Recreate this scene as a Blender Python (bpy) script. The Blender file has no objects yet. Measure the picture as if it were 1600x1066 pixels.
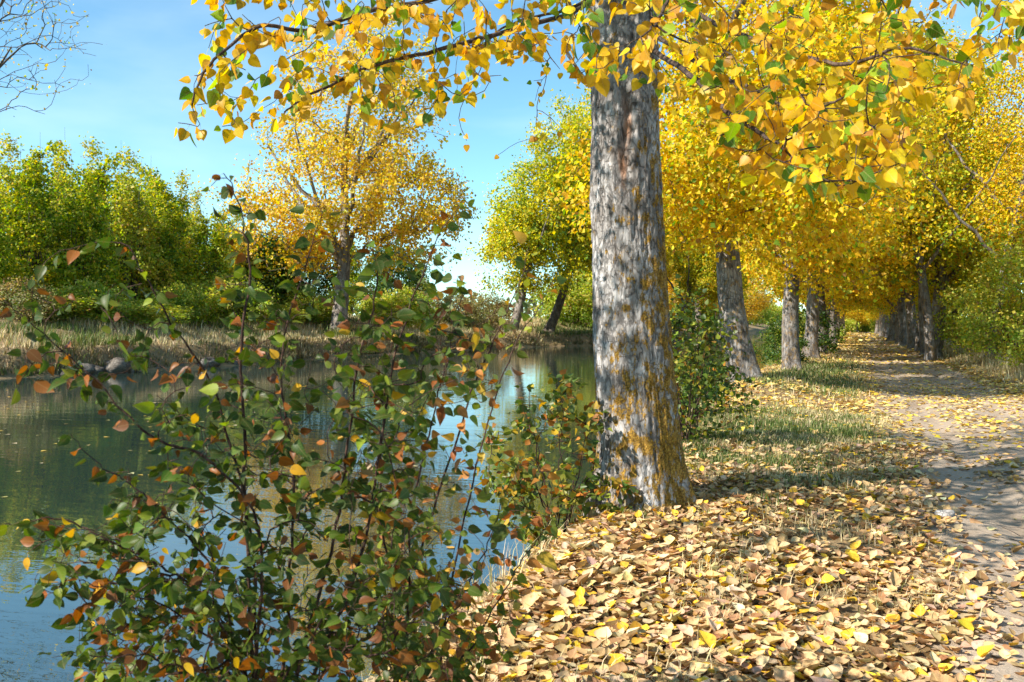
import bpy, math
import numpy as np
from mathutils import Vector

C = bpy.context.scene
COL = C.collection
R = math.radians

# ------------------------------------------------------------------ camera, world, sun, exposure
F_PX = 1450.0                       # focal length in pixels of the 1600 x 1066 photograph
EYE = np.array([0.0, 0.0, 1.55])
YAW, PITCH = R(20.25), R(-1.0)
cam = bpy.data.cameras.new('camera')
cam.sensor_width = 36.0
cam.lens = F_PX / 1600 * 36
cam.clip_start, cam.clip_end = 0.05, 6000
cam.dof.use_dof = True
cam.dof.focus_distance = 9.0
cam.dof.aperture_fstop = 7.0
cam_o = bpy.data.objects.new('camera', cam)
COL.objects.link(cam_o)
cam_o.location = EYE
cam_o.rotation_euler = (R(90) + PITCH, 0, YAW)
C.camera = cam_o

SUN_EL = R(40)
SHADOW_AZ = R(42)                   # compass direction (clockwise from the path) in which shadows fall
sd = np.array([-math.sin(SHADOW_AZ) * math.cos(SUN_EL), -math.cos(SHADOW_AZ) * math.cos(SUN_EL), math.sin(SUN_EL)])

world = bpy.data.worlds.new("World")
C.world = world
world.use_nodes = True
wn, wl = world.node_tree.nodes, world.node_tree.links
wn.clear()
sky = wn.new('ShaderNodeTexSky')
sky.sky_type = 'NISHITA'
sky.sun_disc = False
sky.sun_elevation = SUN_EL
sky.sun_rotation = math.atan2(sd[0], sd[1])
sky.air_density = 0.8
sky.dust_density = 0.05
sky.ozone_density = 1.6
bg = wn.new('ShaderNodeBackground')
bg.inputs['Strength'].default_value = 0.125
wo = wn.new('ShaderNodeOutputWorld')
tint = wn.new('ShaderNodeMix')
tint.data_type, tint.blend_type = 'RGBA', 'MULTIPLY'
tint.inputs[0].default_value = 1.0
tint.inputs[7].default_value = (0.76, 1.07, 1.02, 1)
wl.new(sky.outputs[0], tint.inputs[6])
# thin high cloud
wtc = wn.new('ShaderNodeTexCoord')
wmp = wn.new('ShaderNodeMapping')
wmp.inputs['Rotation'].default_value = (0, 0, R(25))
wmp.inputs['Scale'].default_value = (1.6, 4.0, 9.0)
wnz = wn.new('ShaderNodeTexNoise')
wnz.inputs['Scale'].default_value, wnz.inputs['Detail'].default_value = 1.5, 5.0
wrp = wn.new('ShaderNodeValToRGB')
wrp.color_ramp.elements[0].position, wrp.color_ramp.elements[1].position = 0.45, 0.85
wrp.color_ramp.elements[1].color = (0.26, 0.26, 0.26, 1)
cloud = wn.new('ShaderNodeMix')
cloud.data_type = 'RGBA'
cloud.inputs[7].default_value = (5.6, 6.4, 7.0, 1)
wl.new(wtc.outputs['Generated'], wmp.inputs['Vector'])
wl.new(wmp.outputs[0], wnz.inputs['Vector'])
wl.new(wnz.outputs[0], wrp.inputs[0])
wl.new(wrp.outputs[0], cloud.inputs[0])
wl.new(tint.outputs[2], cloud.inputs[6])
wl.new(cloud.outputs[2], bg.inputs['Color'])
wl.new(bg.outputs[0], wo.inputs['Surface'])

sun = bpy.data.lights.new('sun', 'SUN')
sun.energy = 5.0
sun.angle = R(0.53)
sun.color = (1.0, 0.94, 0.84)
sun_o = bpy.data.objects.new('sun', sun)
COL.objects.link(sun_o)
sun_o.rotation_euler = Vector(-sd).to_track_quat('-Z', 'Y').to_euler()

C.view_settings.view_transform = 'Standard'
C.view_settings.look = 'None'
C.view_settings.exposure = 0.95
C.view_settings.gamma = 1
C.cycles.max_bounces = 7
C.cycles.diffuse_bounces = 3
C.cycles.glossy_bounces = 2
C.cycles.transmission_bounces = 5
C.cycles.transparent_max_bounces = 4
C.cycles.caustics_reflective = False
C.cycles.caustics_refractive = False
C.cycles.sample_clamp_indirect = 6

# ------------------------------------------------------------------ helpers
FWD = np.array([-math.sin(YAW) * math.cos(PITCH), math.cos(YAW) * math.cos(PITCH), math.sin(PITCH)])
RGT = np.array([math.cos(YAW), math.sin(YAW), 0.0])
UPV = np.cross(RGT, FWD)


def W(px, py, d):
    """the point seen at photograph pixel (px, py), d metres in front of the camera"""
    return EYE + d * (FWD + (px - 800) / F_PX * RGT + (533 - py) / F_PX * UPV)


def hashn(i):
    i = (i ^ 61) ^ (i >> 16)
    i = (i * 9) & 0xffffffff
    i = i ^ (i >> 4)
    i = (i * 0x27d4eb2d) & 0xffffffff
    return ((i ^ (i >> 15)) & 0xffff) / 65535.0


def vnoise(p):
    p = np.asarray(p, float)
    f = np.floor(p)
    t = p - f
    t = t * t * (3 - 2 * t)
    f = f.astype(np.int64)
    out = 0
    for dx in (0, 1):
        for dy in (0, 1):
            for dz in (0, 1):
                h = hashn(((f[..., 0] + dx) * 73856093 ^ (f[..., 1] + dy) * 19349663 ^ (f[..., 2] + dz) * 83492791) & 0xffffffff)
                w = (t[..., 0] if dx else 1 - t[..., 0]) * (t[..., 1] if dy else 1 - t[..., 1]) * (t[..., 2] if dz else 1 - t[..., 2])
                out = out + h * w
    return out * 2 - 1


def fbm(p, octaves=4):
    p = np.asarray(p, float)
    a, s, out = 1.0, 0, 0
    for k in range(octaves):
        out = out + a * vnoise(p + 17.3 * k)
        s += a
        a *= 0.5
        p = p * 2.03
    return out / s


def smooth(a, b, x):
    t = np.clip((x - a) / (b - a), 0, 1)
    return t * t * (3 - 2 * t)


def unit(v):
    v = np.asarray(v, float)
    return v / np.maximum(np.linalg.norm(v, axis=-1, keepdims=True), 1e-9)


def mesh_np(name, verts, faces, mat, parent=None, col=None, vattr=None, shade=True, hide=False):
    """ONE mesh object from numpy arrays; faces is (n,k) or a list of such arrays; col: per-face colours"""
    if not isinstance(faces, list):
        faces = [faces]
    faces = [np.asarray(f, np.int32) for f in faces if len(f)]
    me = bpy.data.meshes.new(name)
    me.vertices.add(len(verts))
    me.vertices.foreach_set('co', np.asarray(verts, np.float32).ravel())
    loops = np.concatenate([f.ravel() for f in faces])
    sizes = np.concatenate([np.full(len(f), f.shape[1]) for f in faces])
    starts = np.concatenate([[0], np.cumsum(sizes)[:-1]])
    me.loops.add(len(loops))
    me.loops.foreach_set('vertex_index', loops.astype(np.int32))
    me.polygons.add(len(sizes))
    me.polygons.foreach_set('loop_start', starts.astype(np.int32))
    me.polygons.foreach_set('loop_total', sizes.astype(np.int32))
    if shade:
        me.polygons.foreach_set('use_smooth', np.ones(len(sizes), bool))
    me.update(calc_edges=True)
    if col is not None:
        at = me.attributes.new('col', 'FLOAT_COLOR', 'FACE')
        c4 = np.ones((len(sizes), 4), np.float32)
        c4[:, :3] = col
        at.data.foreach_set('color', c4.ravel())
    for k, v in (vattr or {}).items():
        at = me.attributes.new(k, 'FLOAT', 'POINT')
        at.data.foreach_set('value', np.asarray(v, np.float32))
    me.materials.append(mat)
    o = bpy.data.objects.new(name, me)
    COL.objects.link(o)
    if parent:
        o.parent = parent
    return o


def thing(name, label, cat, loc=(0, 0, 0), rz=0.0, group=None):
    o = bpy.data.objects.new(name, None)
    o.empty_display_size = 0.3
    COL.objects.link(o)
    o.location = loc
    o.rotation_euler = (0, 0, rz)
    o['label'], o['category'] = label, cat
    if group:
        o['group'] = group
    return o


def tag(o, label=None, cat=None, group=None, kind=None):
    for k, v in (('label', label), ('category', cat), ('group', group), ('kind', kind)):
        if v:
            o[k] = v
    return o


def dup(root, label, loc, rz, scale=1.0, group=None, tilt=(0, 0)):
    """a copy of a thing together with its parts and sub-parts (meshes shared)"""
    r = root.copy()
    COL.objects.link(r)
    r.location, r.rotation_euler = loc, (tilt[0], tilt[1], rz)
    r.scale = (scale,) * 3 if np.isscalar(scale) else scale
    r['label'] = label
    if group:
        r['group'] = group
    for ch in list(root.children):
        c = ch.copy()
        COL.objects.link(c)
        c.parent = r
        for g in ch.children:
            e = g.copy()
            COL.objects.link(e)
            e.parent = c
    return r


# ------------------------------------------------------------------ materials
def new_mat(name):
    m = bpy.data.materials.new(name)
    m.use_nodes = True
    n = m.node_tree.nodes
    n.clear()
    return m, n, m.node_tree.links


def node(n, t, **kw):
    o = n.new(t)
    for k, v in kw.items():
        if k.startswith('_'):
            setattr(o, k[1:], v)
        else:
            o.inputs[k.replace('__', ' ')].default_value = v
    return o


def ramp(n, stops, interp='LINEAR'):
    r = n.new('ShaderNodeValToRGB')
    r.color_ramp.interpolation = interp
    e = r.color_ramp.elements
    while len(e) < len(stops):
        e.new(0.5)
    for el, (p, c) in zip(e, stops):
        el.position = p
        el.color = (*c, 1) if len(c) == 3 else c
    return r


def mixc(n, l, fac, a, b, mode='MIX'):
    m = n.new('ShaderNodeMix')
    m.data_type = 'RGBA'
    m.blend_type = mode
    for sock, v in ((0, fac), (6, a), (7, b)):
        if hasattr(v, 'is_output'):
            l.new(v, m.inputs[sock])
        else:
            m.inputs[sock].default_value = v if sock == 0 else (*v, 1)
    return m.outputs[2]


def mathn(n, l, op, a, b=None, clamp=False):
    m = n.new('ShaderNodeMath')
    m.operation = op
    m.use_clamp = clamp
    for i, v in ((0, a), (1, b)):
        if v is None:
            continue
        if hasattr(v, 'is_output'):
            l.new(v, m.inputs[i])
        else:
            m.inputs[i].default_value = v
    return m.outputs[0]


def leaf_mat(name, trans=0.42, rough=0.45, spec=0.35, spot=0.0, spot_scale=60, boost=1.25, veins=0.0):
    m, n, l = new_mat(name)
    at = node(n, 'ShaderNodeAttribute', _attribute_name='col')
    colour = at.outputs['Color']
    if spot:
        tc = n.new('ShaderNodeTexCoord')
        nz = node(n, 'ShaderNodeTexNoise', Scale=spot_scale, Detail=3.0)
        l.new(tc.outputs['Object'], nz.inputs['Vector'])
        rp = ramp(n, [(0.52, (0, 0, 0)), (0.72, (1, 1, 1))])
        l.new(nz.outputs[0], rp.inputs[0])
        f = mathn(n, l, 'MULTIPLY', rp.outputs[0], spot)
        brown = mixc(n, l, 0.7, colour, (0.16, 0.07, 0.02))
        colour = mixc(n, l, f, colour, brown)
    if veins:
        lx = node(n, 'ShaderNodeAttribute', _attribute_name='lx').outputs['Fac']
        ly = node(n, 'ShaderNodeAttribute', _attribute_name='ly').outputs['Fac']
        mid = mathn(n, l, 'LESS_THAN', lx, 0.022)
        ph = mathn(n, l, 'SUBTRACT', mathn(n, l, 'MULTIPLY', ly, 7.0), mathn(n, l, 'MULTIPLY', lx, 5.0))
        lat = mathn(n, l, 'GREATER_THAN', mathn(n, l, 'ABSOLUTE', mathn(n, l, 'SUBTRACT', mathn(n, l, 'FRACT', ph), 0.5)), 0.44)
        vein = mathn(n, l, 'MAXIMUM', mid, mathn(n, l, 'MULTIPLY', lat, 0.6))
        pale = mixc(n, l, 0.45, colour, (0.62, 0.50, 0.22))
        colour = mixc(n, l, mathn(n, l, 'MULTIPLY', vein, veins), colour, pale)
        rim = ramp(n, [(0.30, (0, 0, 0)), (0.50, (1, 1, 1))])
        l.new(mathn(n, l, 'ADD', lx, mathn(n, l, 'MULTIPLY', mathn(n, l, 'SUBTRACT', nz.outputs[0], 0.5), 0.55)), rim.inputs[0])
        colour = mixc(n, l, mathn(n, l, 'MULTIPLY', rim.outputs[0], 0.55), colour, mixc(n, l, 0.6, colour, (0.20, 0.08, 0.02)))
    p = node(n, 'ShaderNodeBsdfPrincipled', Roughness=rough)
    p.inputs['Specular IOR Level'].default_value = spec
    l.new(colour, p.inputs['Base Color'])
    t = n.new('ShaderNodeBsdfTranslucent')
    hs = node(n, 'ShaderNodeHueSaturation', Saturation=1.15, Value=boost)
    l.new(colour, hs.inputs['Color'])
    l.new(hs.outputs[0], t.inputs['Color'])
    mx = n.new('ShaderNodeMixShader')
    mx.inputs[0].default_value = trans
    l.new(p.outputs[0], mx.inputs[1])
    l.new(t.outputs[0], mx.inputs[2])
    o = n.new('ShaderNodeOutputMaterial')
    l.new(mx.outputs[0], o.inputs['Surface'])
    return m


M_LEAF = leaf_mat('poplar_leaf', 0.5, 0.42, 0.3, 0.6, 45, veins=0.7)
M_FAR = leaf_mat('far_leaf', 0.5, 0.5, 0.3)
M_SHRUB = leaf_mat('shrub_leaf', 0.36, 0.42, 0.22, 0.5, 70, veins=0.25)
M_LITTER = leaf_mat('litter_leaf', 0.14, 0.6, 0.2, 0.8, 40, 1.0, veins=0.8)
M_BUSH = leaf_mat('bush_leaf', 0.36, 0.40, 0.3, 0.5, 70)
M_LITTER_FAR = leaf_mat('far_litter_leaf', 0.14, 0.6, 0.2, 0.6, 40, 1.0)
M_GRASS = leaf_mat('grass_blade', 0.3, 0.5, 0.25)


def bark_mat(name, light=(0.36, 0.335, 0.31), dark=(0.06, 0.05, 0.042), scale=1.0, lichen=0.0, attrs=False, stretch=0.22, crack_amt=0.55):
    m, n, l = new_mat(name)
    tc = n.new('ShaderNodeTexCoord')
    mp = node(n, 'ShaderNodeMapping')
    mp.inputs['Scale'].default_value = (scale, scale, scale * stretch)
    l.new(tc.outputs['Object'], mp.inputs['Vector'])
    nz = node(n, 'ShaderNodeTexNoise', Scale=14.0, Detail=8.0, Roughness=0.65)
    l.new(mp.outputs[0], nz.inputs['Vector'])
    big = node(n, 'ShaderNodeTexNoise', Scale=3.0 * scale, Detail=3.0)
    l.new(tc.outputs['Object'], big.inputs['Vector'])
    vo = node(n, 'ShaderNodeTexVoronoi', _feature='DISTANCE_TO_EDGE', Scale=16.0)
    wob = mixc(n, l, 0.16, mp.outputs[0], nz.outputs['Color'], 'ADD')
    l.new(wob, vo.inputs['Vector'])
    mp2 = node(n, 'ShaderNodeMapping')
    mp2.inputs['Scale'].default_value = (scale * 7, scale * 7, scale * 42)
    l.new(tc.outputs['Object'], mp2.inputs['Vector'])
    dash = node(n, 'ShaderNodeTexNoise', Scale=1.0, Detail=2.0)
    l.new(mp2.outputs[0], dash.inputs['Vector'])
    r1 = ramp(n, [(0.30, dark), (0.45, tuple(0.55 * a + 0.45 * b for a, b in zip(light, dark))), (0.62, light), (0.8, tuple(min(1, c * 1.25) for c in light))])
    l.new(nz.outputs[0], r1.inputs[0])
    crack = ramp(n, [(0.0, (0, 0, 0)), (0.10, (1, 1, 1))])
    l.new(vo.outputs['Distance'], crack.inputs[0])
    c = mixc(n, l, mathn(n, l, 'MULTIPLY', mathn(n, l, 'SUBTRACT', 1.0, crack.outputs[0]), crack_amt), r1.outputs[0], dark)
    dr = ramp(n, [(0.64, (0, 0, 0)), (0.72, (1, 1, 1))])
    l.new(dash.outputs[0], dr.inputs[0])
    c = mixc(n, l, mathn(n, l, 'MULTIPLY', dr.outputs[0], 0.75), c, dark)
    br = ramp(n, [(0.36, (0.42, 0.37, 0.33)), (0.62, (1.0, 1.0, 1.0))])
    l.new(big.outputs[0], br.inputs[0])
    c = mixc(n, l, 0.8, c, br.outputs[0], 'MULTIPLY')
    height = mathn(n, l, 'ADD', mathn(n, l, 'MULTIPLY', nz.outputs[0], 1.0), mathn(n, l, 'MULTIPLY', crack.outputs[0], 0.5))
    if lichen:
        ln = node(n, 'ShaderNodeTexNoise', Scale=11.0, Detail=8.0, Roughness=0.72)
        mp3 = node(n, 'ShaderNodeMapping')
        mp3.inputs['Scale'].default_value = (1, 1, 0.55)
        l.new(tc.outputs['Object'], mp3.inputs['Vector'])
        l.new(mp3.outputs[0], ln.inputs['Vector'])
        lv = ln.outputs[0]
        if attrs:
            la = node(n, 'ShaderNodeAttribute', _attribute_name='lichen')
            lv = mathn(n, l, 'ADD', lv, mathn(n, l, 'MULTIPLY', mathn(n, l, 'SUBTRACT', la.outputs['Fac'], 0.5), 0.2))
        lr = ramp(n, [(0.53, (0, 0, 0)), (0.58, (1, 1, 1))])
        l.new(lv, lr.inputs[0])
        fine = node(n, 'ShaderNodeTexNoise', Scale=70.0, Detail=3.0)
        l.new(tc.outputs['Object'], fine.inputs['Vector'])
        lc = ramp(n, [(0.35, (0.13, 0.075, 0.012)), (0.55, (0.36, 0.19, 0.018)), (0.72, (0.5, 0.33, 0.06))])
        l.new(fine.outputs[0], lc.inputs[0])
        c = mixc(n, l, mathn(n, l, 'MULTIPLY', lr.outputs[0], lichen), c, lc.outputs[0])
    if attrs:
        sa = node(n, 'ShaderNodeAttribute', _attribute_name='scar')
        sc = mixc(n, l, nz.outputs[0], (0.16, 0.06, 0.025), (0.52, 0.27, 0.14))
        c = mixc(n, l, sa.outputs['Fac'], c, sc)
    p = node(n, 'ShaderNodeBsdfPrincipled', Roughness=0.9)
    p.inputs['Specular IOR Level'].default_value = 0.2
    l.new(c, p.inputs['Base Color'])
    b = node(n, 'ShaderNodeBump', Strength=0.8, Distance=0.03 / scale)
    l.new(height, b.inputs['Height'])
    l.new(b.outputs[0], p.inputs['Normal'])
    o = n.new('ShaderNodeOutputMaterial')
    l.new(p.outputs[0], o.inputs['Surface'])
    return m


M_BARK = bark_mat('lichen_bark', (0.56, 0.53, 0.505), (0.075, 0.06, 0.05), 1.0, 0.95, True, 0.42, 0.38)
M_BARK_FAR = bark_mat('grey_bark', (0.38, 0.35, 0.325), (0.045, 0.038, 0.034), 0.8, 0.5)
M_BARK_DARK = bark_mat('brown_bark', (0.24, 0.19, 0.15), (0.05, 0.04, 0.03), 0.8, 0.0)
M_BARK_PALE = bark_mat('pale_bark', (0.46, 0.41, 0.36), (0.12, 0.09, 0.07), 0.8, 0.0)
M_TWIG = bark_mat('twig_bark', (0.17, 0.12, 0.095), (0.05, 0.033, 0.026), 3.0)
M_STEM = bark_mat('shrub_stem_bark', (0.15, 0.085, 0.06), (0.04, 0.022, 0.018), 4.0)

# ------------------------------------------------------------------ leaves, tubes, blades
def _tpl(half, ribs, fold, petiole=0.0, curl=0.0, pw=0.014):
    """leaf template: half = outline points (x>0) from base to tip; ribs = midrib y values"""
    v, f = [], []
    y0 = petiole
    rib = [0.0] + list(ribs) + [1.0]
    for y in rib:
        v.append((0, y0 + y, 0))
    nr = len(rib)
    for s in (1, -1):
        st = len(v)
        for x, y in half:
            v.append((s * x, y0 + y, fold * x))
        # walk triangles between the outline and the rib
        outl = list(range(st, len(v)))
        i = j = 0
        while i < len(outl) - 1 or j < nr - 1:
            adv_rib = (i == len(outl) - 1) or (j < nr - 1 and rib[j + 1] <= half[i + 1][1] if i < len(outl) - 1 else True)
            if adv_rib:
                t = (j, outl[i], j + 1)
                j += 1
            else:
                t = (j, outl[i], outl[i + 1])
                i += 1
            f.append(t if s == 1 else t[::-1])
    if petiole:
        a = len(v)
        v += [(-pw, 0, 0), (pw, 0, 0), (pw * .7, y0 + 0.02, 0.0), (-pw * .7, y0 + 0.02, 0.0)]
        f += [(a, a + 1, a + 2), (a, a + 2, a + 3)]
    v = np.array(v, float)
    v[:, 2] += curl * (v[:, 1] - y0) ** 2 * (v[:, 1] > y0)
    return v, np.array(f)


POPLAR = _tpl([(0.22, -0.05), (0.42, 0.06), (0.49, 0.22), (0.42, 0.45), (0.26, 0.70), (0.10, 0.88)], [0.3, 0.65], 0.22, 0.55, -0.12, 0.012)
POPLAR_LIT = _tpl([(0.24, -0.04), (0.46, 0.12), (0.47, 0.32), (0.30, 0.66), (0.10, 0.9)], [0.35, 0.7], 0.30, 0.0, 0.22)
ELM = _tpl([(0.13, 0.01), (0.28, 0.14), (0.34, 0.34), (0.27, 0.58), (0.13, 0.80), (0.05, 0.92)], [0.35, 0.7], 0.28, 0.42, -0.22, 0.012)
SIMPLE = (np.array([(0, 0, 0), (.42, .38, .12), (0, 1, -.06), (-.42, .38, .12)], float), np.array([(0, 1, 2), (0, 2, 3)]))
MID = (np.array([(0, 0, 0), (.40, .16, .10), (.36, .5, .1), (0, 1, -.1), (-.36, .5, .1), (-.40, .16, .10)], float),
       np.array([(0, 1, 2), (0, 2, 3), (0, 3, 4), (0, 4, 5)]))


def leaf_arrays(P, T, N, S, tpl, curl=None):
    """one leaf per row: base point, tip direction, normal, length"""
    tv, tf = tpl
    P, T = np.asarray(P, float), unit(T)
    X = unit(np.cross(T, N))
    Z = np.cross(X, T)
    S = np.asarray(S, float)[:, None, None]
    c = np.ones(len(P)) if curl is None else curl
    v = P[:, None, :] + S * (tv[None, :, 0:1] * X[:, None, :] + tv[None, :, 1:2] * T[:, None, :] + (tv[None, :, 2:3] * c[:, None, None]) * Z[:, None, :])
    f = tf[None] + (np.arange(len(P)) * len(tv))[:, None, None]
    return v.reshape(-1, 3), f.reshape(-1, 3), len(tf)


def leaf_obj(name, P, T, N, S, cols, tpl, mat, parent=None, curl=None, shade=True):
    v, f, k = leaf_arrays(P, T, N, S, tpl, curl)
    va = None
    if len(tpl[0]) > 8:                              # leaf-blade coordinates for the veins
        va = {'lx': np.tile(np.abs(tpl[0][:, 0]), len(P)), 'ly': np.tile(tpl[0][:, 1], len(P))}
    return mesh_np(name, v, f, mat, parent, np.repeat(cols, k, axis=0), vattr=va, shade=shade)


def pick(rs, n, table, var=0.18):
    """random colours: table rows (weight, rgb)"""
    w = np.array([t[0] for t in table], float)
    i = rs.choice(len(table), n, p=w / w.sum())
    c = np.array([t[1] for t in table])[i]
    c = c * np.exp(rs.normal(0, var, (n, 1))) * np.exp(rs.normal(0, var * 0.3, (n, 3)))
    return np.clip(c, 0.002, 0.9)


class Tubes:
    def __init__(self):
        self.v, self.f, self.n = [], [], 0

    def add(self, pts, rad, sides=6, cap=True):
        pts = np.asarray(pts, float)
        m = len(pts)
        if m < 2:
            return
        t = unit(np.gradient(pts, axis=0))
        mean = unit(pts[-1] - pts[0])
        ref = np.eye(3)[np.argmin(np.abs(mean))]
        a = unit(np.cross(t, ref))
        b = np.cross(t, a)
        ang = np.arange(sides) * 2 * math.pi / sides
        rad = np.broadcast_to(np.asarray(rad, float), (m,))
        ring = pts[:, None] + rad[:, None, None] * (np.cos(ang)[None, :, None] * a[:, None] + np.sin(ang)[None, :, None] * b[:, None])
        self.v.append(ring.reshape(-1, 3))
        i = np.arange(m - 1)[:, None] * sides
        j = np.arange(sides)[None]
        k = (j + 1) % sides
        q = np.stack(np.broadcast_arrays(i + j, i + k, i + sides + k, i + sides + j), -1).reshape(-1, 4) + self.n
        self.f.append(q)
        self.n += m * sides

    def build(self, name, mat, parent=None):
        if not self.v:
            return None
        return mesh_np(name, np.concatenate(self.v), np.concatenate(self.f), mat, parent)


def spline(pts, n):
    """smooth curve through points (Catmull-Rom), n samples"""
    p = np.asarray(pts, float)
    if len(p) == 2:
        return p[0] + (p[1] - p[0]) * np.linspace(0, 1, n)[:, None]
    q = np.vstack([2 * p[0] - p[1], p, 2 * p[-1] - p[-2]])
    u = np.linspace(0, len(p) - 1 - 1e-9, n)
    i = u.astype(int)
    t = (u - i)[:, None]
    a, b, c, d = q[i], q[i + 1], q[i + 2], q[i + 3]
    return 0.5 * (2 * b + (c - a) * t + (2 * a - 5 * b + 4 * c - d) * t ** 2 + (3 * b - a - 3 * c + d) * t ** 3)


class Grower:
    """branching skeleton: every target point is reached by a twig grown from the best node so far"""
    def __init__(self, rs, step=0.25, arch=0.15, balance=0.3, wob=0.06, r_tip=0.004, power=0.46):
        self.rs, self.step, self.arch, self.bal, self.wob, self.r_tip, self.power = rs, step, arch, balance, wob, r_tip, power
        self.pos, self.par, self.len, self.fix, self.chains, self.own = [], [], [], [], [], []

    def path(self, pts, radii=None, attach=None, owner=0):
        idx = []
        for k, p in enumerate(np.asarray(pts, float)):
            if idx:
                par = idx[-1]
            else:
                par = -1 if attach is None else attach
            self.pos.append(p)
            self.par.append(par)
            self.len.append(0.0 if par < 0 else self.len[par] + float(np.linalg.norm(p - self.pos[par])))
            self.fix.append(-1.0 if radii is None else float(radii[k]))
            self.own.append(owner)
            idx.append(len(self.pos) - 1)
        self.chains.append(([attach] if attach is not None else []) + idx)
        return idx

    def nearest(self, p, minlen=0.0):
        P = np.array(self.pos)
        d = np.linalg.norm(P - p, axis=1)
        c = d + self.bal * np.array(self.len)
        c[np.array(self.len) < minlen] += 1e3
        return int(np.argmin(c))

    def targets(self, T, minlen=0.0):
        T = np.asarray(T, float)
        n0 = len(self.pos)
        cap = n0 + int(len(T) * 40)
        P = np.zeros((cap, 3)); L = np.zeros(cap)
        P[:n0], L[:n0] = np.array(self.pos), np.array(self.len)
        n = n0
        out = []
        for t in T:
            d = np.linalg.norm(P[:n] - t, axis=1)
            c = d + self.bal * L[:n] + (L[:n] < minlen) * 1e3
            a = int(np.argmin(c))
            dist = d[a]
            m = int(min(max(2, math.ceil(dist / self.step)), 38))
            par = self.par[a]
            pd = unit(P[a] - P[par]) if par >= 0 else np.array([0, 0, 1.0])
            ctrl = P[a] + pd * dist * 0.33 + (t - P[a]) * 0.25 + np.array([0, 0, self.arch * dist])
            u = np.linspace(0, 1, m + 1)[1:, None]
            q = (1 - u) ** 2 * P[a] + 2 * u * (1 - u) * ctrl + u ** 2 * t
            q[:-1] += self.rs.normal(0, self.wob * min(1, dist), (m - 1, 3))
            ch = [a]
            for p in q:
                self.pos.append(p); self.par.append(ch[-1]); self.fix.append(-1.0); self.own.append(self.own[a])
                l = L[ch[-1]] + float(np.linalg.norm(p - P[ch[-1]]))
                self.len.append(l)
                P[n], L[n] = p, l
                ch.append(n)
                n += 1
            self.chains.append(ch)
            out.append(ch)
        return out

    def radii(self):
        n = len(self.pos)
        w = np.zeros(n)
        kids = np.zeros(n, int)
        for p in self.par:
            if p >= 0:
                kids[p] += 1
        w[kids == 0] = 1
        for i in range(n - 1, -1, -1):
            if self.par[i] >= 0:
                w[self.par[i]] += w[i]
        r = self.r_tip * np.maximum(w, 1) ** self.power
        fx = np.array(self.fix)
        r = np.where(fx > 0, fx, r)
        return r

    def tubes(self, tb, big=12, skip=0, chains=None):
        r = self.radii()
        P = np.array(self.pos)
        for ch in (self.chains if chains is None else chains)[skip:]:
            rr = r[ch].copy()
            if len(rr) > 1 and self.par[ch[1]] == ch[0]:
                rr[0] = min(rr[0], rr[1] * 1.25)
            mx = rr.max()
            sides = 4 if mx < 0.012 else 5 if mx < 0.03 else 7 if mx < 0.09 else big
            tb.add(P[ch], rr, sides)


def crown_points(rs, n, blobs, keep=None):
    """points inside a set of ellipsoid lobes (centre, radii), denser towards their skins"""
    w = np.array([b[1][0] * b[1][1] * b[1][2] for b in blobs]) ** 0.8
    i = rs.choice(len(blobs), n, p=w / w.sum())
    d = unit(rs.normal(0, 1, (n, 3)))
    rad = rs.uniform(0.25, 1, n) ** 0.45
    c = np.array([b[0] for b in blobs])[i]
    r = np.array([b[1] for b in blobs])[i]
    lump = 1 + 0.38 * fbm(d * 2.1 + np.array([0, 0, 1.0]) * i[:, None] * 3.7 + rs.uniform(0, 50), 3)
    rad = rad * lump * np.where(rs.uniform(0, 1, n) < 0.08, 1.22, 1.0)
    p = c + d * r * rad[:, None]
    return p if keep is None else p[keep(p)]


def chain_leaves(rs, G, chains, per, spread, frac=0.6, droop=0.6):
    P = np.array(G.pos)
    pts, axis = [], []
    for ch in chains:
        q = P[ch]
        k = max(1, int(per * rs.uniform(0.5, 1.5)))
        u = (1 - frac * rs.uniform(0, 1, k)) * (len(q) - 1)
        i = np.minimum(u.astype(int), len(q) - 2)
        pts.append(q[i] + (q[i + 1] - q[i]) * (u - i)[:, None])
        axis.append(np.tile(unit(q[-1] - q[0]), (k, 1)))
    pts, axis = np.concatenate(pts), np.concatenate(axis)
    n = len(pts)
    pts = pts + rs.normal(0, spread, (n, 3)) * np.array([1, 1, 0.8])
    T = unit(axis * 0.5 + rs.normal(0, 0.6, (n, 3)) + np.array([0, 0, -droop]))
    out = unit((pts - pts.mean(0)) * np.array([1, 1, 0.5]))
    N = unit(rs.normal(0, 0.75, (n, 3)) + np.array([0, 0, 0.55]) + out * 0.6)
    return pts, T, N


# ------------------------------------------------------------------ terrain
WATER_Z = -0.45


def shore(y):
    return -2.12 - 0.058 * np.clip(y, -6, 24) + 0.10 * np.sin(y * 0.9) + 0.05 * np.sin(y * 2.3 + 1)


def far_shore(y):
    return -29.5 + 6.5 * smooth(72, 92, y) + 0.5 * np.sin(y * 0.21) + 0.25 * np.sin(y * 0.63 + 2)


def path_c(y):
    return 1.80 + 0.08 * np.sin(y * 0.11 + 0.6)


def path_mask(x, y):
    wob = 0.22 * fbm(np.stack([x * 0.0 + 3, y * 0.55, y * 0 + 1], -1), 3)
    hw = 1.50 + wob
    return 1 - smooth(hw - 0.35, hw + 0.25, np.abs(x - path_c(y)) + 0.22 * fbm(np.stack([x * 1.7, y * 1.7, x * 0 + 5], -1), 3))


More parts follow.
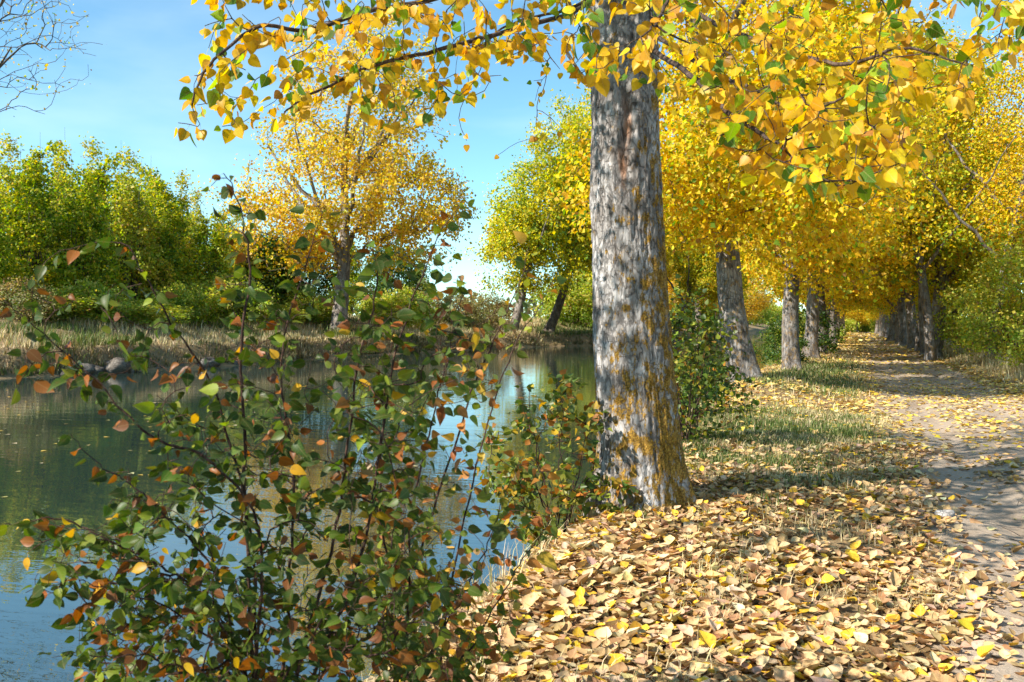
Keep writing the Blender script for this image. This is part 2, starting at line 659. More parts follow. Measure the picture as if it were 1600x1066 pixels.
def ground_z(x, y):
    x, y = np.asarray(x, float), np.asarray(y, float)
    n = fbm(np.stack([x * 0.9, y * 0.9, x * 0], -1), 3)
    n2 = fbm(np.stack([x * 3.1, y * 3.1, x * 0 + 9], -1), 3)
    xs = shore(y)
    xc = xs + 0.75
    z = 0.05 * n + 0.018 * n2
    verge = np.exp(-((x - (xc + 0.7)) / 0.9) ** 2)
    z = z + 0.07 * verge
    z = z + 0.24 * np.exp(-(((x + 2.1) / 1.0) ** 2 + ((y - 22.4) / 3.0) ** 2))
    # wheel ruts of the path
    pc = path_c(y)
    z = z - 0.04 * (np.exp(-((x - pc + 0.62) / 0.22) ** 2) + np.exp(-((x - pc - 0.62) / 0.22) ** 2)) - 0.02 * (np.abs(x - pc) < 1.2)
    # near bank
    t = np.clip((x - xs) / (xc - xs), 0, 1)
    bank = np.minimum(1, t ** 0.75)
    zb = WATER_Z + bank * (z - WATER_Z)
    z = np.where(x < xc, zb, z)
    under = WATER_Z + np.maximum((x - xs) * 0.75, -1.3) + 0.02 * n2
    z = np.where(x < xs, under, z)
    # right verge and field
    z = z + 0.22 * smooth(3.5, 5.2, x) + 0.25 * smooth(5, 12, x) + 0.06 * n * smooth(3.4, 4.4, x)
    # far bank
    xf = far_shore(y) + 0.35 * n
    s = xf - x
    zf = WATER_Z + 1.05 * smooth(-0.4, 0.75, s) + 1.35 * smooth(0.5, 8, s) + 0.15 * n * smooth(0, 2, s) + 0.22 * n2 * smooth(-0.4, 0.1, s) * (1 - smooth(0.7, 1.6, s)) + 0.4 * smooth(8, 40, s)
    mid = -15.0
    zf = np.where(s < -0.4, WATER_Z - np.minimum(1.3, (-(s + 0.4)) * 0.8), zf)
    return np.where(x < mid, zf, z)


def axis_pts(parts):
    out = []
    for a, b, st in parts:
        out.append(np.arange(a, b, st))
    return np.concatenate(out + [[parts[-1][1]]])


def geo_steps(a, b, first, ratio):
    v, s = [a], first
    while v[-1] < b:
        v.append(v[-1] + s)
        s *= ratio
    return np.array(v[1:])


gx = np.concatenate([-geo_steps(40, 1500, 1.2, 1.25)[::-1], np.arange(-40, -33, 0.5), np.arange(-33, -20, 0.2), np.arange(-20, -4.4, 1.2),
                     np.arange(-4.3, 5.0, 0.075), np.arange(5.0, 12, 0.35), geo_steps(12, 1500, 0.6, 1.25)])
gy = np.concatenate([-geo_steps(4, 400, 0.6, 1.3)[::-1], np.arange(-4, 2, 0.3), np.arange(2, 14, 0.075), np.arange(14, 30, 0.16), np.arange(30, 80, 0.5),
                     np.arange(80, 160, 1.5), geo_steps(160, 3000, 2.5, 1.2)])
GX, GY = np.meshgrid(gx, gy)
GZ = ground_z(GX, GY)
PM = path_mask(GX, GY)
gv = np.stack([GX, GY, GZ], -1).reshape(-1, 3)
nx, ny = len(gx), len(gy)
ii = (np.arange(ny - 1)[:, None] * nx + np.arange(nx - 1)[None]).ravel()
gq = np.stack([ii, ii + 1, ii + nx + 1, ii + nx], -1)
fm = PM.ravel()[gq].mean(1) > 0.5


def ground_mat():
    m, n, l = new_mat('ground_soil')
    geo = n.new('ShaderNodeNewGeometry')
    pa = node(n, 'ShaderNodeAttribute', _attribute_name='path')
    ga = node(n, 'ShaderNodeAttribute', _attribute_name='green')
    n1 = node(n, 'ShaderNodeTexNoise', Scale=1.6, Detail=6.0, Roughness=0.6)
    n2 = node(n, 'ShaderNodeTexNoise', Scale=22.0, Detail=6.0, Roughness=0.7)
    n3 = node(n, 'ShaderNodeTexNoise', Scale=120.0, Detail=3.0)
    mp = node(n, 'ShaderNodeMapping')
    mp.inputs['Scale'].default_value = (1.8, 0.5, 1)
    l.new(geo.outputs['Position'], mp.inputs['Vector'])
    n4 = node(n, 'ShaderNodeTexNoise', Scale=1.3, Detail=5.0)
    l.new(mp.outputs[0], n4.inputs['Vector'])
    for k in (n1, n2, n3):
        l.new(geo.outputs['Position'], k.inputs['Vector'])
    dirt = ramp(n, [(0.32, (0.24, 0.175, 0.12)), (0.5, (0.38, 0.295, 0.215)), (0.68, (0.50, 0.405, 0.31))])
    l.new(mixc(n, l, 0.45, n4.outputs[0], n2.outputs[0]), dirt.inputs[0])
    soil = ramp(n, [(0.3, (0.13, 0.09, 0.05)), (0.52, (0.27, 0.19, 0.10)), (0.72, (0.42, 0.31, 0.17))])
    l.new(mixc(n, l, 0.55, n1.outputs[0], n2.outputs[0]), soil.inputs[0])
    turf = ramp(n, [(0.35, (0.035, 0.055, 0.018)), (0.65, (0.10, 0.12, 0.03))])
    l.new(n2.outputs[0], turf.inputs[0])
    c = mixc(n, l, ga.outputs['Fac'], soil.outputs[0], turf.outputs[0])
    pf = mathn(n, l, 'ADD', pa.outputs['Fac'], mathn(n, l, 'MULTIPLY', mathn(n, l, 'SUBTRACT', n2.outputs[0], 0.5), 0.5), True)
    pr = ramp(n, [(0.3, (0, 0, 0)), (0.65, (1, 1, 1))])
    l.new(pf, pr.inputs[0])
    c = mixc(n, l, pr.outputs[0], c, dirt.outputs[0])
    p = node(n, 'ShaderNodeBsdfPrincipled', Roughness=0.95)
    p.inputs['Specular IOR Level'].default_value = 0.125
    l.new(c, p.inputs['Base Color'])
    h = mathn(n, l, 'ADD', n2.outputs[0], mathn(n, l, 'MULTIPLY', n3.outputs[0], 0.35))
    b = node(n, 'ShaderNodeBump', Strength=0.7, Distance=0.03)
    l.new(h, b.inputs['Height'])
    l.new(b.outputs[0], p.inputs['Normal'])
    o = n.new('ShaderNodeOutputMaterial')
    l.new(p.outputs[0], o.inputs['Surface'])
    return m


def green_mask(x, y):
    """where short green grass grows on the near verge"""
    n = fbm(np.stack([x * 0.8, y * 0.45, x * 0 + 31], -1), 3)
    a = smooth(-2.6, -1.9, x) * (1 - smooth(-0.4, 0.7, x)) * smooth(8.5, 10.5, y) * (1 - smooth(15.5, 18, y))
    b = 0.6 * smooth(-2.6, -1.9, x) * (1 - smooth(-0.6, 0.5, x)) * smooth(20, 22, y) * (1 - smooth(34, 44, y))
    d = 0.55 * smooth(-1.9, -1.2, x) * (1 - smooth(-0.9, -0.1, x)) * smooth(6.2, 7.5, y) * (1 - smooth(9, 10, y))
    return np.clip((a + b + d) * (1.0 + 1.1 * n), 0, 1)


M_GROUND = ground_mat()
GM = green_mask(GX, GY)
ground = mesh_np('ground', gv, gq[~fm], M_GROUND, vattr={'path': PM.ravel(), 'green': GM.ravel()})
tag(ground, kind='structure')
used = np.unique(gq[fm])
remap = np.full(len(gv), -1)
remap[used] = np.arange(len(used))
pth = mesh_np('path', gv[used], remap[gq[fm]], M_GROUND, vattr={'path': PM.ravel()[used], 'green': GM.ravel()[used]})
tag(pth, kind='structure')


def water_mat():
    m, n, l = new_mat('canal_water')
    geo = n.new('ShaderNodeNewGeometry')
    mp = node(n, 'ShaderNodeMapping')
    mp.inputs['Rotation'].default_value = (0, 0, R(-14))
    mp.inputs['Scale'].default_value = (0.9, 2.6, 1)
    l.new(geo.outputs['Position'], mp.inputs['Vector'])
    a = node(n, 'ShaderNodeTexNoise', Scale=1.1, Detail=3.0, Roughness=0.45)
    b2 = node(n, 'ShaderNodeTexNoise', Scale=5.5, Detail=2.0)
    l.new(mp.outputs[0], a.inputs['Vector'])
    l.new(mp.outputs[0], b2.inputs['Vector'])
    h = mathn(n, l, 'ADD', a.outputs[0], mathn(n, l, 'MULTIPLY', b2.outputs[0], 0.12))
    p = node(n, 'ShaderNodeBsdfPrincipled', Roughness=0.01, IOR=3.3)
    p.inputs['Base Color'].default_value = (0.020, 0.036, 0.030, 1)
    b = node(n, 'ShaderNodeBump', Strength=0.16, Distance=0.03)
    l.new(h, b.inputs['Height'])
    l.new(b.outputs[0], p.inputs['Normal'])
    o = n.new('ShaderNodeOutputMaterial')
    l.new(p.outputs[0], o.inputs['Surface'])
    return m


wy = np.concatenate([np.arange(-60, 160, 2.0), [200, 300, 500, 900]])
wa = np.stack([shore(wy) + 0.4, wy, wy * 0 + WATER_Z], -1)
wb = np.stack([far_shore(wy) - 0.9, wy, wy * 0 + WATER_Z], -1)
k = np.arange(len(wy) - 1)
water = mesh_np('water', np.vstack([wa, wb]), np.stack([k, k + 1, len(wy) + k + 1, len(wy) + k], -1)[:, ::-1], water_mat(), shade=False)
tag(water, kind='structure')

# ------------------------------------------------------------------ palettes
GOLD = [(46, (0.80, 0.54, 0.018)), (24, (0.76, 0.43, 0.016)), (12, (0.82, 0.63, 0.06)), (10, (0.46, 0.50, 0.03)), (6, (0.19, 0.32, 0.025)), (3, (0.38, 0.20, 0.03))]
GOLD_NEAR = [(48, (0.76, 0.43, 0.012)), (24, (0.78, 0.54, 0.020)), (9, (0.60, 0.28, 0.016)), (10, (0.28, 0.42, 0.02)), (11, (0.10, 0.23, 0.02)), (1, (0.42, 0.20, 0.05))]
YGREEN = [(36, (0.66, 0.53, 0.025)), (28, (0.46, 0.47, 0.03)), (16, (0.22, 0.33, 0.03)), (16, (0.72, 0.46, 0.02)), (4, (0.36, 0.19, 0.03))]
ORANGE = [(34, (0.80, 0.53, 0.03)), (28, (0.82, 0.60, 0.11)), (16, (0.68, 0.38, 0.03)), (8, (0.50, 0.33, 0.10)), (9, (0.50, 0.48, 0.05))]
HEDGE = [(32, (0.23, 0.33, 0.022)), (28, (0.38, 0.43, 0.03)), (24, (0.56, 0.51, 0.035)), (10, (0.10, 0.18, 0.02)), (6, (0.60, 0.44, 0.06))]
HEDGE_PALE = [(30, (0.42, 0.46, 0.07)), (26, (0.56, 0.52, 0.07)), (20, (0.26, 0.35, 0.04)), (16, (0.62, 0.51, 0.09)), (6, (0.36, 0.23, 0.08))]
DARKG = [(46, (0.05, 0.10, 0.016)), (32, (0.09, 0.16, 0.025)), (12, (0.20, 0.23, 0.03))]
BRAMBLE = [(38, (0.30, 0.40, 0.05)), (30, (0.44, 0.48, 0.08)), (10, (0.16, 0.24, 0.035)), (16, (0.54, 0.50, 0.12)), (3, (0.36, 0.19, 0.07))]
BROWN = [(30, (0.30, 0.23, 0.09)), (24, (0.40, 0.33, 0.14)), (22, (0.26, 0.27, 0.06)), (8, (0.32, 0.17, 0.06))]
ELMC = [(46, (0.046, 0.080, 0.011)), (24, (0.085, 0.135, 0.016)), (10, (0.19, 0.23, 0.02)), (9, (0.30, 0.10, 0.02)), (8, (0.18, 0.065, 0.02)), (3, (0.6, 0.34, 0.02))]
ELM_RED = [(34, (0.09, 0.13, 0.022)), (20, (0.19, 0.23, 0.03)), (16, (0.40, 0.17, 0.04)), (11, (0.30, 0.10, 0.03)), (9, (0.58, 0.36, 0.05)), (4, (0.46, 0.28, 0.13))]
LITTER = [(36, (0.58, 0.39, 0.18)), (18, (0.64, 0.48, 0.27)), (20, (0.46, 0.275, 0.125)), (9, (0.28, 0.15, 0.065)), (12, (0.72, 0.43, 0.03)), (9, (0.52, 0.35, 0.22))]
LITTER_FAR = [(40, (0.72, 0.50, 0.16)), (22, (0.74, 0.55, 0.27)), (14, (0.50, 0.31, 0.12)), (20, (0.74, 0.48, 0.05))]
DRY = [(40, (0.56, 0.45, 0.24)), (28, (0.66, 0.55, 0.33)), (18, (0.38, 0.29, 0.14)), (12, (0.28, 0.28, 0.09))]
GREENG = [(34, (0.11, 0.155, 0.035)), (24, (0.16, 0.20, 0.05)), (16, (0.07, 0.10, 0.025)), (15, (0.36, 0.30, 0.14))]

# ------------------------------------------------------------------ generic trees
def poplar(name, label, seed, height=15.0, fork=3.4, r0=0.36, lean=(0.0, 0.0), blobs=None, ntarg=420, nleaf=45000, size=0.11, pal=GOLD,
           bark=None, spread=0.30, tpl=SIMPLE, group=None, cat='tree', clump=0.9, sag=0.5, r_tip=0.006, limbs=6, flare=0.5):
    rs = np.random.default_rng(seed)
    root = thing(name, label, cat, group=group)
    G = Grower(rs, 0.45, 0.10, 0.28, 0.05, r_tip, 0.47)
    top = height * 0.72
    zz = np.array([-0.25, 0.0, 0.15, 0.4, 0.9, 1.8, fork, fork + 1.5, top * 0.75, top])
    lx = lean[0] * zz + 0.10 * np.sin(zz * 0.8 + seed)
    ly = lean[1] * zz + 0.10 * np.cos(zz * 0.7 + seed)
    lx[:3] = lean[0] * zz[:3] + 0.10 * math.sin(seed); ly[:3] = lean[1] * zz[:3] + 0.10 * math.cos(seed)
    rad = r0 * np.array([1 + flare, 1 + flare * 0.75, 1 + flare * 0.45, 1.15, 1.02, 0.95, 0.86, 0.66, 0.38, 0.14])
    zf = np.linspace(0, len(zz) - 1, 34)
    pts = np.stack([np.interp(zf, np.arange(len(zz)), a) for a in (lx, ly, zz)], -1)
    trunk_rad = np.interp(zf, np.arange(len(zz)), rad)
    G.path(pts, trunk_rad)
    trunk_pts = pts
    if blobs is None:
        blobs = [((0, 0, height * 0.62), (3.6, 3.6, height * 0.34))]
    for k in range(limbs):
        a = k * 2.4 + rs.uniform(-.4, .4)
        zb = rs.uniform(fork * 0.8, height * 0.5)
        i = int(np.argmin(np.abs(trunk_pts[:, 2] - zb)))
        ln = rs.uniform(0.28, 0.42) * height
        d = np.array([math.cos(a), math.sin(a), rs.uniform(0.7, 1.3)])
        u = np.linspace(0.08, 1, 9)[:, None]
        p = trunk_pts[i] + unit(d) * ln * u + np.array([0, 0, 0.15 * ln]) * u ** 2 + rs.normal(0, 0.06, (9, 3))
        G.path(p, r0 * 0.42 * (1 - 0.8 * u[:, 0]), attach=i)
    T = crown_points(rs, ntarg, blobs)
    T = T[np.argsort(np.linalg.norm(T - np.array([lean[0] * fork, lean[1] * fork, fork]), axis=1))]
    ch = G.targets(T, minlen=fork * 0.75)
    tb = Tubes()
    G.tubes(tb, skip=1)
    # the trunk itself gets a rounder, knobbly skin
    tr = Tubes()
    tr.add(trunk_pts, trunk_rad, 18)
    v = tr.v[0]
    axis = np.repeat(trunk_pts, 18, axis=0)
    out = v - axis
    nz = fbm(v * np.array([3.2, 3.2, 1.2]) + seed, 3)
    lob = np.repeat(np.clip(1 - trunk_pts[:, 2] / 0.7, 0, 1), 18) * (0.22 * np.sin(np.arctan2(out[:, 1], out[:, 0]) * 4 + seed))
    tr.v[0] = axis + out * (1 + 0.16 * nz + lob)[:, None]
    tb.v.append(tr.v[0]); tb.f.append(tr.f[0] + tb.n); tb.n += len(tr.v[0])
    tb.build('trunk', bark or M_BARK_FAR, root)
    P, TT, N = chain_leaves(rs, G, ch, nleaf / max(1, len(ch)), spread, 0.7, sag)
    cl = fbm(P * 0.55 + seed, 3)
    keep = rs.uniform(0, 1, len(P)) < np.clip(1.0 + clump * 1.6 * cl, 0.1, 1)
    P, TT, N, cl = P[keep], TT[keep], N[keep], cl[keep]
    cols = pick(rs, len(P), pal)
    shift = fbm(P * 0.35 + 40 + seed, 2)[:, None]
    cols = np.clip(cols * (1 + shift * np.array([0.25, 0.05, 0.0])), 0.003, 0.85)
    S = size * np.exp(rs.normal(0, 0.22, len(P)))
    leaf_obj('crown', P, TT, N, S, cols, tpl, M_FAR, root, rs.uniform(0.2, 2.2, len(P)), shade=False)
    return root


def shrub(name, label, seed, height=2.0, width=1.2, nstem=7, ntarg=120, nleaf=5000, size=0.06, pal=HEDGE, spread=0.12, tpl=SIMPLE, upright=0.6,
          bark=None, cat='shrub', group=None, profile=None, r_tip=0.003, spike=0.0, mat=None, stem_r=0.018, gaps=0.6, bare=0):
    """many-stemmed bush: stems fan out from the base, leaves fill the envelope"""
    rs = np.random.default_rng(seed)
    root = thing(name, label, cat, group=group)
    G = Grower(rs, max(0.1, height * 0.05), 0.06, 0.22, 0.04, r_tip, 0.45)
    base = G.path([(0, 0, -0.15), (0, 0, 0.02)], [stem_r * 2, stem_r * 2])
    for k in range(nstem):
        a = k * 2.4 + rs.uniform(-.5, .5)
        h = height * rs.uniform(0.6, 0.98)
        w = width * rs.uniform(0.2, 0.8) * (1 - upright * 0.5)
        u = np.linspace(0.06, 1, 9)[:, None]
        o = np.array([math.cos(a), math.sin(a), 0])
        p = o * width * 0.12 + o * w * u ** (1.0 + upright) + np.array([0, 0, h]) * u ** 0.9 + rs.normal(0, 0.012 * height, (9, 3))
        G.path(p, stem_r * (1 - 0.8 * u[:, 0]), attach=base[1])
    for k in range(bare):
        a, w = rs.uniform(0, 6.28), width * rs.uniform(0.1, 0.7)
        u = np.linspace(0.0, 1, 8)[:, None]
        o = np.array([math.cos(a), math.sin(a), 0])
        p = o * w * (0.7 + 0.3 * u) + np.array([0, 0, height]) * (0.55 + rs.uniform(0.5, 0.78) * u) + rs.normal(0, 0.006 * height, (8, 3))
        G.path(p, stem_r * 0.22 * (1 - 0.6 * u[:, 0]), attach=G.nearest(p[0]))
    n = ntarg
    u = rs.uniform(0.06, 1, n)
    prof = profile or (lambda t: np.sqrt(np.clip(1 - (2 * t - 0.8) ** 2 / 1.45, 0.02, 1)))
    a = rs.uniform(0, 2 * math.pi, n)
    lump = 1 + 0.35 * fbm(np.stack([np.cos(a) * 1.6, np.sin(a) * 1.6, u * 3 + seed], -1), 2)
    rr = width * prof(u) * lump * rs.uniform(0.15, 1, n) ** 0.5
    T = np.stack([np.cos(a) * rr, np.sin(a) * rr, u * height * (1 + 0.2 * fbm(np.stack([np.cos(a) * 2, np.sin(a) * 2, u * 0 + seed], -1), 2))], -1)
    if spike:
        m = rs.uniform(0, 1, n) < spike
        T[m, 2] += height * rs.uniform(0.05, 0.32, m.sum()) * (1 - np.hypot(T[m, 0], T[m, 1]) / (width * 1.5))
    T = T[np.argsort(np.linalg.norm(T, axis=1))]
    ch = G.targets(T, 0.05)
    tb = Tubes()
    G.tubes(tb, 6)
    tb.build('stem', bark or M_STEM, root)
    P, TT, N = chain_leaves(rs, G, ch, nleaf / len(ch), spread, 0.8, 0.25)
    P[:, 2] = np.maximum(P[:, 2], 0.02)
    N = unit(N + np.array([0, 0, 0.25]))
    TT = unit(TT + np.array([0, 0, 0.3]))
    kp = rs.uniform(0, 1, len(P)) < np.clip(0.95 + gaps * 3.2 * (fbm(P * (2.1 / width) + seed * 3, 3) + 0.08), 0.04, 1)
    P, TT, N = P[kp], TT[kp], N[kp]
    cols = pick(rs, len(P), pal)
    shift = fbm(P * (1.6 / width) + seed, 2)[:, None]
    cols = np.clip(cols * (1 + shift * np.array([0.45, 0.15, 0.0])), 0.003, 0.85)
    leaf_obj('foliage', P, TT, N, size * np.exp(rs.normal(0, 0.2, len(P))), cols, tpl, mat or M_FAR, root, rs.uniform(0.2, 2, len(P)), shade=False)
    return root


def put(o, x, y, rz=0.0, s=1.0, dz=0.0, tilt=(0, 0)):
    o.location = (x, y, float(ground_z(x, y)) + dz)
    o.rotation_euler = (tilt[0], tilt[1], rz)
    o.scale = (s,) * 3 if np.isscalar(s) else s
    return o


def xy(px, d):
    p = W(px, 508, d)
    return float(p[0]), float(p[1])


def far_xy(px, s):
    """the point on the far bank s metres behind its shoreline, in the direction of photograph column px"""
    d0, d1 = 5.0, 400.0
    for _ in range(50):
        d = (d0 + d1) / 2
        x, y = xy(px, d)
        if float(far_shore(np.array(y))) - x < s:
            d0 = d
        else:
            d1 = d
    return x, y


# ------------------------------------------------------------------ the big poplar in front
MX, MY = -1.62, 7.62
MAIN0 = np.array([MX, MY, float(ground_z(MX, MY))])
main = thing('poplar_tree', 'nearest big poplar with grey lichen-patched trunk and overhanging yellow leaves', 'tree', MAIN0)
ax_pts = np.array([W(1009, 850, 7.72), W(1006, 800, 7.72), W(1000, 720, 7.72), W(992, 600, 7.74), W(985, 480, 7.76), W(978, 300, 7.8), W(976, 100, 7.86), W(972, -80, 7.95), W(966, -260, 8.05)])
ax_r = np.array([0.355, 0.345, 0.322, 0.308, 0.302, 0.285, 0.270, 0.262, 0.24])
NZ, NA = 560, 200
axis = spline(ax_pts, NZ)
rad = np.interp(np.linspace(0, 1, NZ), np.linspace(0, 1, len(ax_r)), ax_r)
th = np.arange(NA) * 2 * math.pi / NA
hz = axis[:, 2] - MAIN0[2]
A, H = np.meshgrid(th, hz)
ca, sa = np.cos(A), np.sin(A)
rr = np.repeat(rad[:, None], NA, 1)
low = fbm(np.stack([ca * 1.3, sa * 1.3, H * 0.9], -1), 3)
ridge = 1 - np.abs(fbm(np.stack([ca * 5.5, sa * 5.5, H * 1.5 + 5], -1), 4)) * 2
rough = fbm(np.stack([ca * 13, sa * 13, H * 7], -1), 3)
fur = np.abs(fbm(np.stack([ca * 9 + 0.5 * low, sa * 9 + 0.5 * low, H * 3.2 + 9], -1), 4))
furrow = np.clip(1 - fur / 0.10, 0, 1) * (1 - 0.45 * smooth(1.9, 3.0, H))
flare = np.exp(-np.maximum(H, 0) / 0.30) * (0.15 + 0.24 * np.maximum(0, np.sin(A * 4 + 0.7)) + 0.06 * np.sin(A * 7 + 2))
upper = smooth(1.9, 3.2, H)
rr = rr * (1 + 0.06 * low + flare + 0.035 * upper * low) + 0.012 * ridge + 0.009 * rough - 0.011 * furrow + 0.012 * upper * rough
# wound scar with bare reddish wood, on the side that faces the path's start
face = math.atan2(EYE[1] - MY, EYE[0] - MX)
da = (A - (face + 0.02) + math.pi) % (2 * math.pi) - math.pi
sz = H - (3.04 - MAIN0[2])
wig = 0.07 * np.sin(sz * 7)
scar = np.exp(-((da - wig) / 0.16) ** 2) * np.exp(-(np.abs(sz) / 0.42) ** 4)
lip = np.exp(-((np.abs(da - wig) - 0.3) / 0.10) ** 2) * np.exp(-(np.abs(sz) / 0.5) ** 4)
rr = rr - 0.035 * scar + 0.022 * lip
knob = np.exp(-((da + 0.25) / 0.35) ** 2 - ((H - 2.55) / 0.22) ** 2) + 0.8 * np.exp(-((da - 0.55) / 0.3) ** 2 - ((H - 3.35) / 0.25) ** 2)
rr = rr + 0.03 * knob
tv = np.stack([axis[:, None, 0] + rr * ca, axis[:, None, 1] + rr * sa, np.repeat(axis[:, 2:3], NA, 1)], -1).reshape(-1, 3) - MAIN0
i = np.arange(NZ - 1)[:, None] * NA
j = np.arange(NA)[None]
k = (j + 1) % NA
tq = np.stack(np.broadcast_arrays(i + j, i + k, i + NA + k, i + NA + j), -1).reshape(-1, 4)
scar_v = np.clip(scar * (0.75 + 0.8 * rough) * 1.15 - 0.22, 0, 1)
side = (A - face + math.pi) % (2 * math.pi) - math.pi            # >0: towards the right of the photograph
lich = 0.50 + 0.50 * np.clip(side, -1.5, 1.5) / 1.5 * smooth(0.2, 0.6, np.abs(side)) - 0.25 * smooth(1.9, 2.9, H) + 0.25 * (1 - smooth(0.6, 1.8, H)) + 0.35 * np.exp(-((side + 1.35) / 0.3) ** 2)
lich = lich - 0.5 * scar
mesh_np('trunk', tv, tq, M_BARK, main, vattr={'scar': scar_v.ravel(), 'lichen': np.clip(lich, -0.2, 1.1).ravel()})

# --- limbs reaching over the water, the camera and the path, drawn along their course in space
rsn = np.random.default_rng(11)
LIMBS = [
    # (points (px, py, depth), start radius)
    ([(974, -150, 7.9), (860, -90, 6.9), (760, -40, 6.1), (663, 0, 5.5), (560, 22, 5.1), (480, 50, 4.9), (400, 48, 4.7), (330, 110, 4.5), (300, 165, 4.4)], 0.0234),
    ([(975, -60, 7.8), (905, 12, 6.6), (800, 50, 6.0), (690, 78, 5.5), (580, 110, 5.1), (500, 150, 4.9), (440, 185, 4.7)], 0.0211),
    ([(985, -60, 7.8), (1090, 20, 6.2), (1200, 62, 5.2), (1300, 90, 4.6), (1400, 66, 4.4), (1510, 95, 4.3)], 0.0203),
    ([(1000, 40, 7.7), (1080, 95, 6.2), (1150, 135, 5.2), (1240, 175, 4.6), (1300, 170, 4.3), (1345, 150, 4.2)], 0.0172),
    ([(985, -190, 7.8), (1020, -110, 5.6), (1050, -30, 4.6), (1035, 40, 4.1), (1005, 70, 3.9)], 0.0172),
    ([(990, -230, 7.8), (1200, -140, 5.6), (1380, -60, 4.6), (1500, -10, 4.3), (1585, 15, 4.25)], 0.0172),
    ([(968, -20, 7.85), (900, 10, 7.6), (830, 30, 7.4), (770, 60, 7.2), (740, 110, 7.1)], 0.0172),
    ([(1010, 70, 7.7), (1090, 130, 5.6), (1160, 190, 4.7), (1230, 235, 4.3), (1310, 290, 4.0)], 0.0218),
]
ENV = np.array([(262, 150, 200), (300, -50, 205), (350, -60, 205), (450, -60, 215), (540, -60, 165), (620, -60, 195), (690, -60, 180), (760, -60, 120), (830, -60, 85),
                (900, -60, 120), (960, -60, 120), (1040, -60, 150), (1100, -60, 215), (1180, -60, 265), (1260, -60, 285), (1335, -60, 320), (1400, -60, 270),
                (1450, -60, 235), (1500, -60, 175), (1540, -60, 110), (1600, -60, 60)], float)


def near_targets(n, x0, x1, d0, d1, seed, ypow=1.0):
    r = np.random.default_rng(seed)
    x = r.uniform(x0, x1, n)
    lo, hi = np.interp(x, ENV[:, 0], ENV[:, 1]), np.interp(x, ENV[:, 0], ENV[:, 2])
    y = lo + (hi - lo) * r.uniform(0, 1, n) ** ypow
    d = r.uniform(d0, d1, n)
    return np.array([W(a, b, c) for a, b, c in zip(x, y, d)])


TGT = np.vstack([near_targets(84, 300, 620, 4.3, 5.3, 1), near_targets(110, 560, 950, 4.4, 6.2, 2), near_targets(26, 900, 1100, 3.7, 4.8, 3),
                 near_targets(115, 1060, 1420, 3.6, 5.2, 4), near_targets(60, 1120, 1440, 3.5, 4.7, 5, 0.45), near_targets(56, 1400, 1595, 4.0, 5.0, 6),
                 near_targets(5, 262, 320, 4.3, 4.5, 9, 0.5)])
r7 = np.random.default_rng(77)
TGT7 = np.array([W(r7.uniform(690, 880), r7.uniform(70, 255), r7.uniform(6.9, 7.6)) for _ in range(26)])
growers, paths = [], []
for pts, r in LIMBS:
    G = Grower(rsn, 0.09, 0.04, 0.12, 0.012, 0.0020, 0.42)
    p = spline([W(*q) for q in pts], 44)
    p[1:-1] += np.cumsum(rsn.normal(0, 0.004, (42, 3)), 0) - np.linspace(0, 1, 42)[:, None] * 0
    G.path(p, r * np.linspace(1, 0.16, 44) ** 0.9)
    growers.append(G); paths.append(p)
buckets = [[] for _ in LIMBS]
for t in TGT:
    dd = [np.min(np.linalg.norm(p[12:] - t, axis=1)) + (9 if q == 6 else 0) for q, p in enumerate(paths)]
    buckets[int(np.argmin(dd))].append(t)
buckets[6] = list(TGT7)


def twig_leaves(rs, G, ch, spacing, size, pal, frac=0.75, hang=0.8, side_w=0.55, face=None, jit=0.25, start=None):
    """leaves set alternately along a twig, on petioles"""
    q = np.array(G.pos)[ch]
    seg = np.linalg.norm(np.diff(q, axis=0), axis=1)
    L = np.concatenate([[0], np.cumsum(seg)])
    a0 = L[-1] * (1 - frac) if start is None else start
    n = max(2, int((L[-1] - a0) / spacing))
    u = np.linspace(a0, L[-1], n) + rs.normal(0, spacing * jit, n)
    u = np.clip(u, 0, L[-1])
    P = np.stack([np.interp(u, L, q[:, c]) for c in range(3)], -1)
    ax = unit(np.stack([np.interp(np.clip(u + 0.02, 0, L[-1]), L, q[:, c]) for c in range(3)], -1) - np.stack([np.interp(np.clip(u - 0.04, 0, L[-1]), L, q[:, c]) for c in range(3)], -1))
    sdv = unit(np.cross(ax, np.array([0.1, 0.2, 1.0])))
    sgn = np.where(np.arange(n) % 2 == 0, 1.0, -1.0)[:, None]
    T = unit(ax * 0.45 + sdv * sgn * side_w + np.array([0, 0, -hang]) + rs.normal(0, 0.33, (n, 3)))
    N = rs.normal(0, 1, (n, 3)) * np.array([1, 1, 0.5])
    if face is not None:
        N = N * 0.75 + face
    S = size * np.exp(rs.normal(0, 0.2, n))
    return P, T, unit(N), S, pick(rs, n, pal, 0.16)


for q, (G, bk) in enumerate(zip(growers, buckets)):
    if bk:
        T = np.array(bk)
        T = T[np.argsort(np.linalg.norm(T - paths[q][0], axis=1))]
        ch = G.targets(T, minlen=0.5)
    else:
        ch = []
    G.pos = [p - MAIN0 for p in G.pos]
    tb = Tubes()
    G.tubes(tb, 8)
    limb = tb.build('limb', M_TWIG, main)
    acc = [twig_leaves(rsn, G, c, *((0.030, 0.058) if q != 6 else (0.11, 0.045)), GOLD_NEAR, 0.9 if q != 6 else 0.5) for c in ch]
    acc.append(twig_leaves(rsn, G, G.chains[0], 0.05, 0.07, GOLD_NEAR, 0.35))
    P, T, N, S, cc = [np.concatenate([a[c] for a in acc]) for c in range(5)]
    leaf_obj('foliage', P, T, N, S, cc, POPLAR, M_LEAF, limb, rsn.uniform(0.2, 2.0, len(P)))

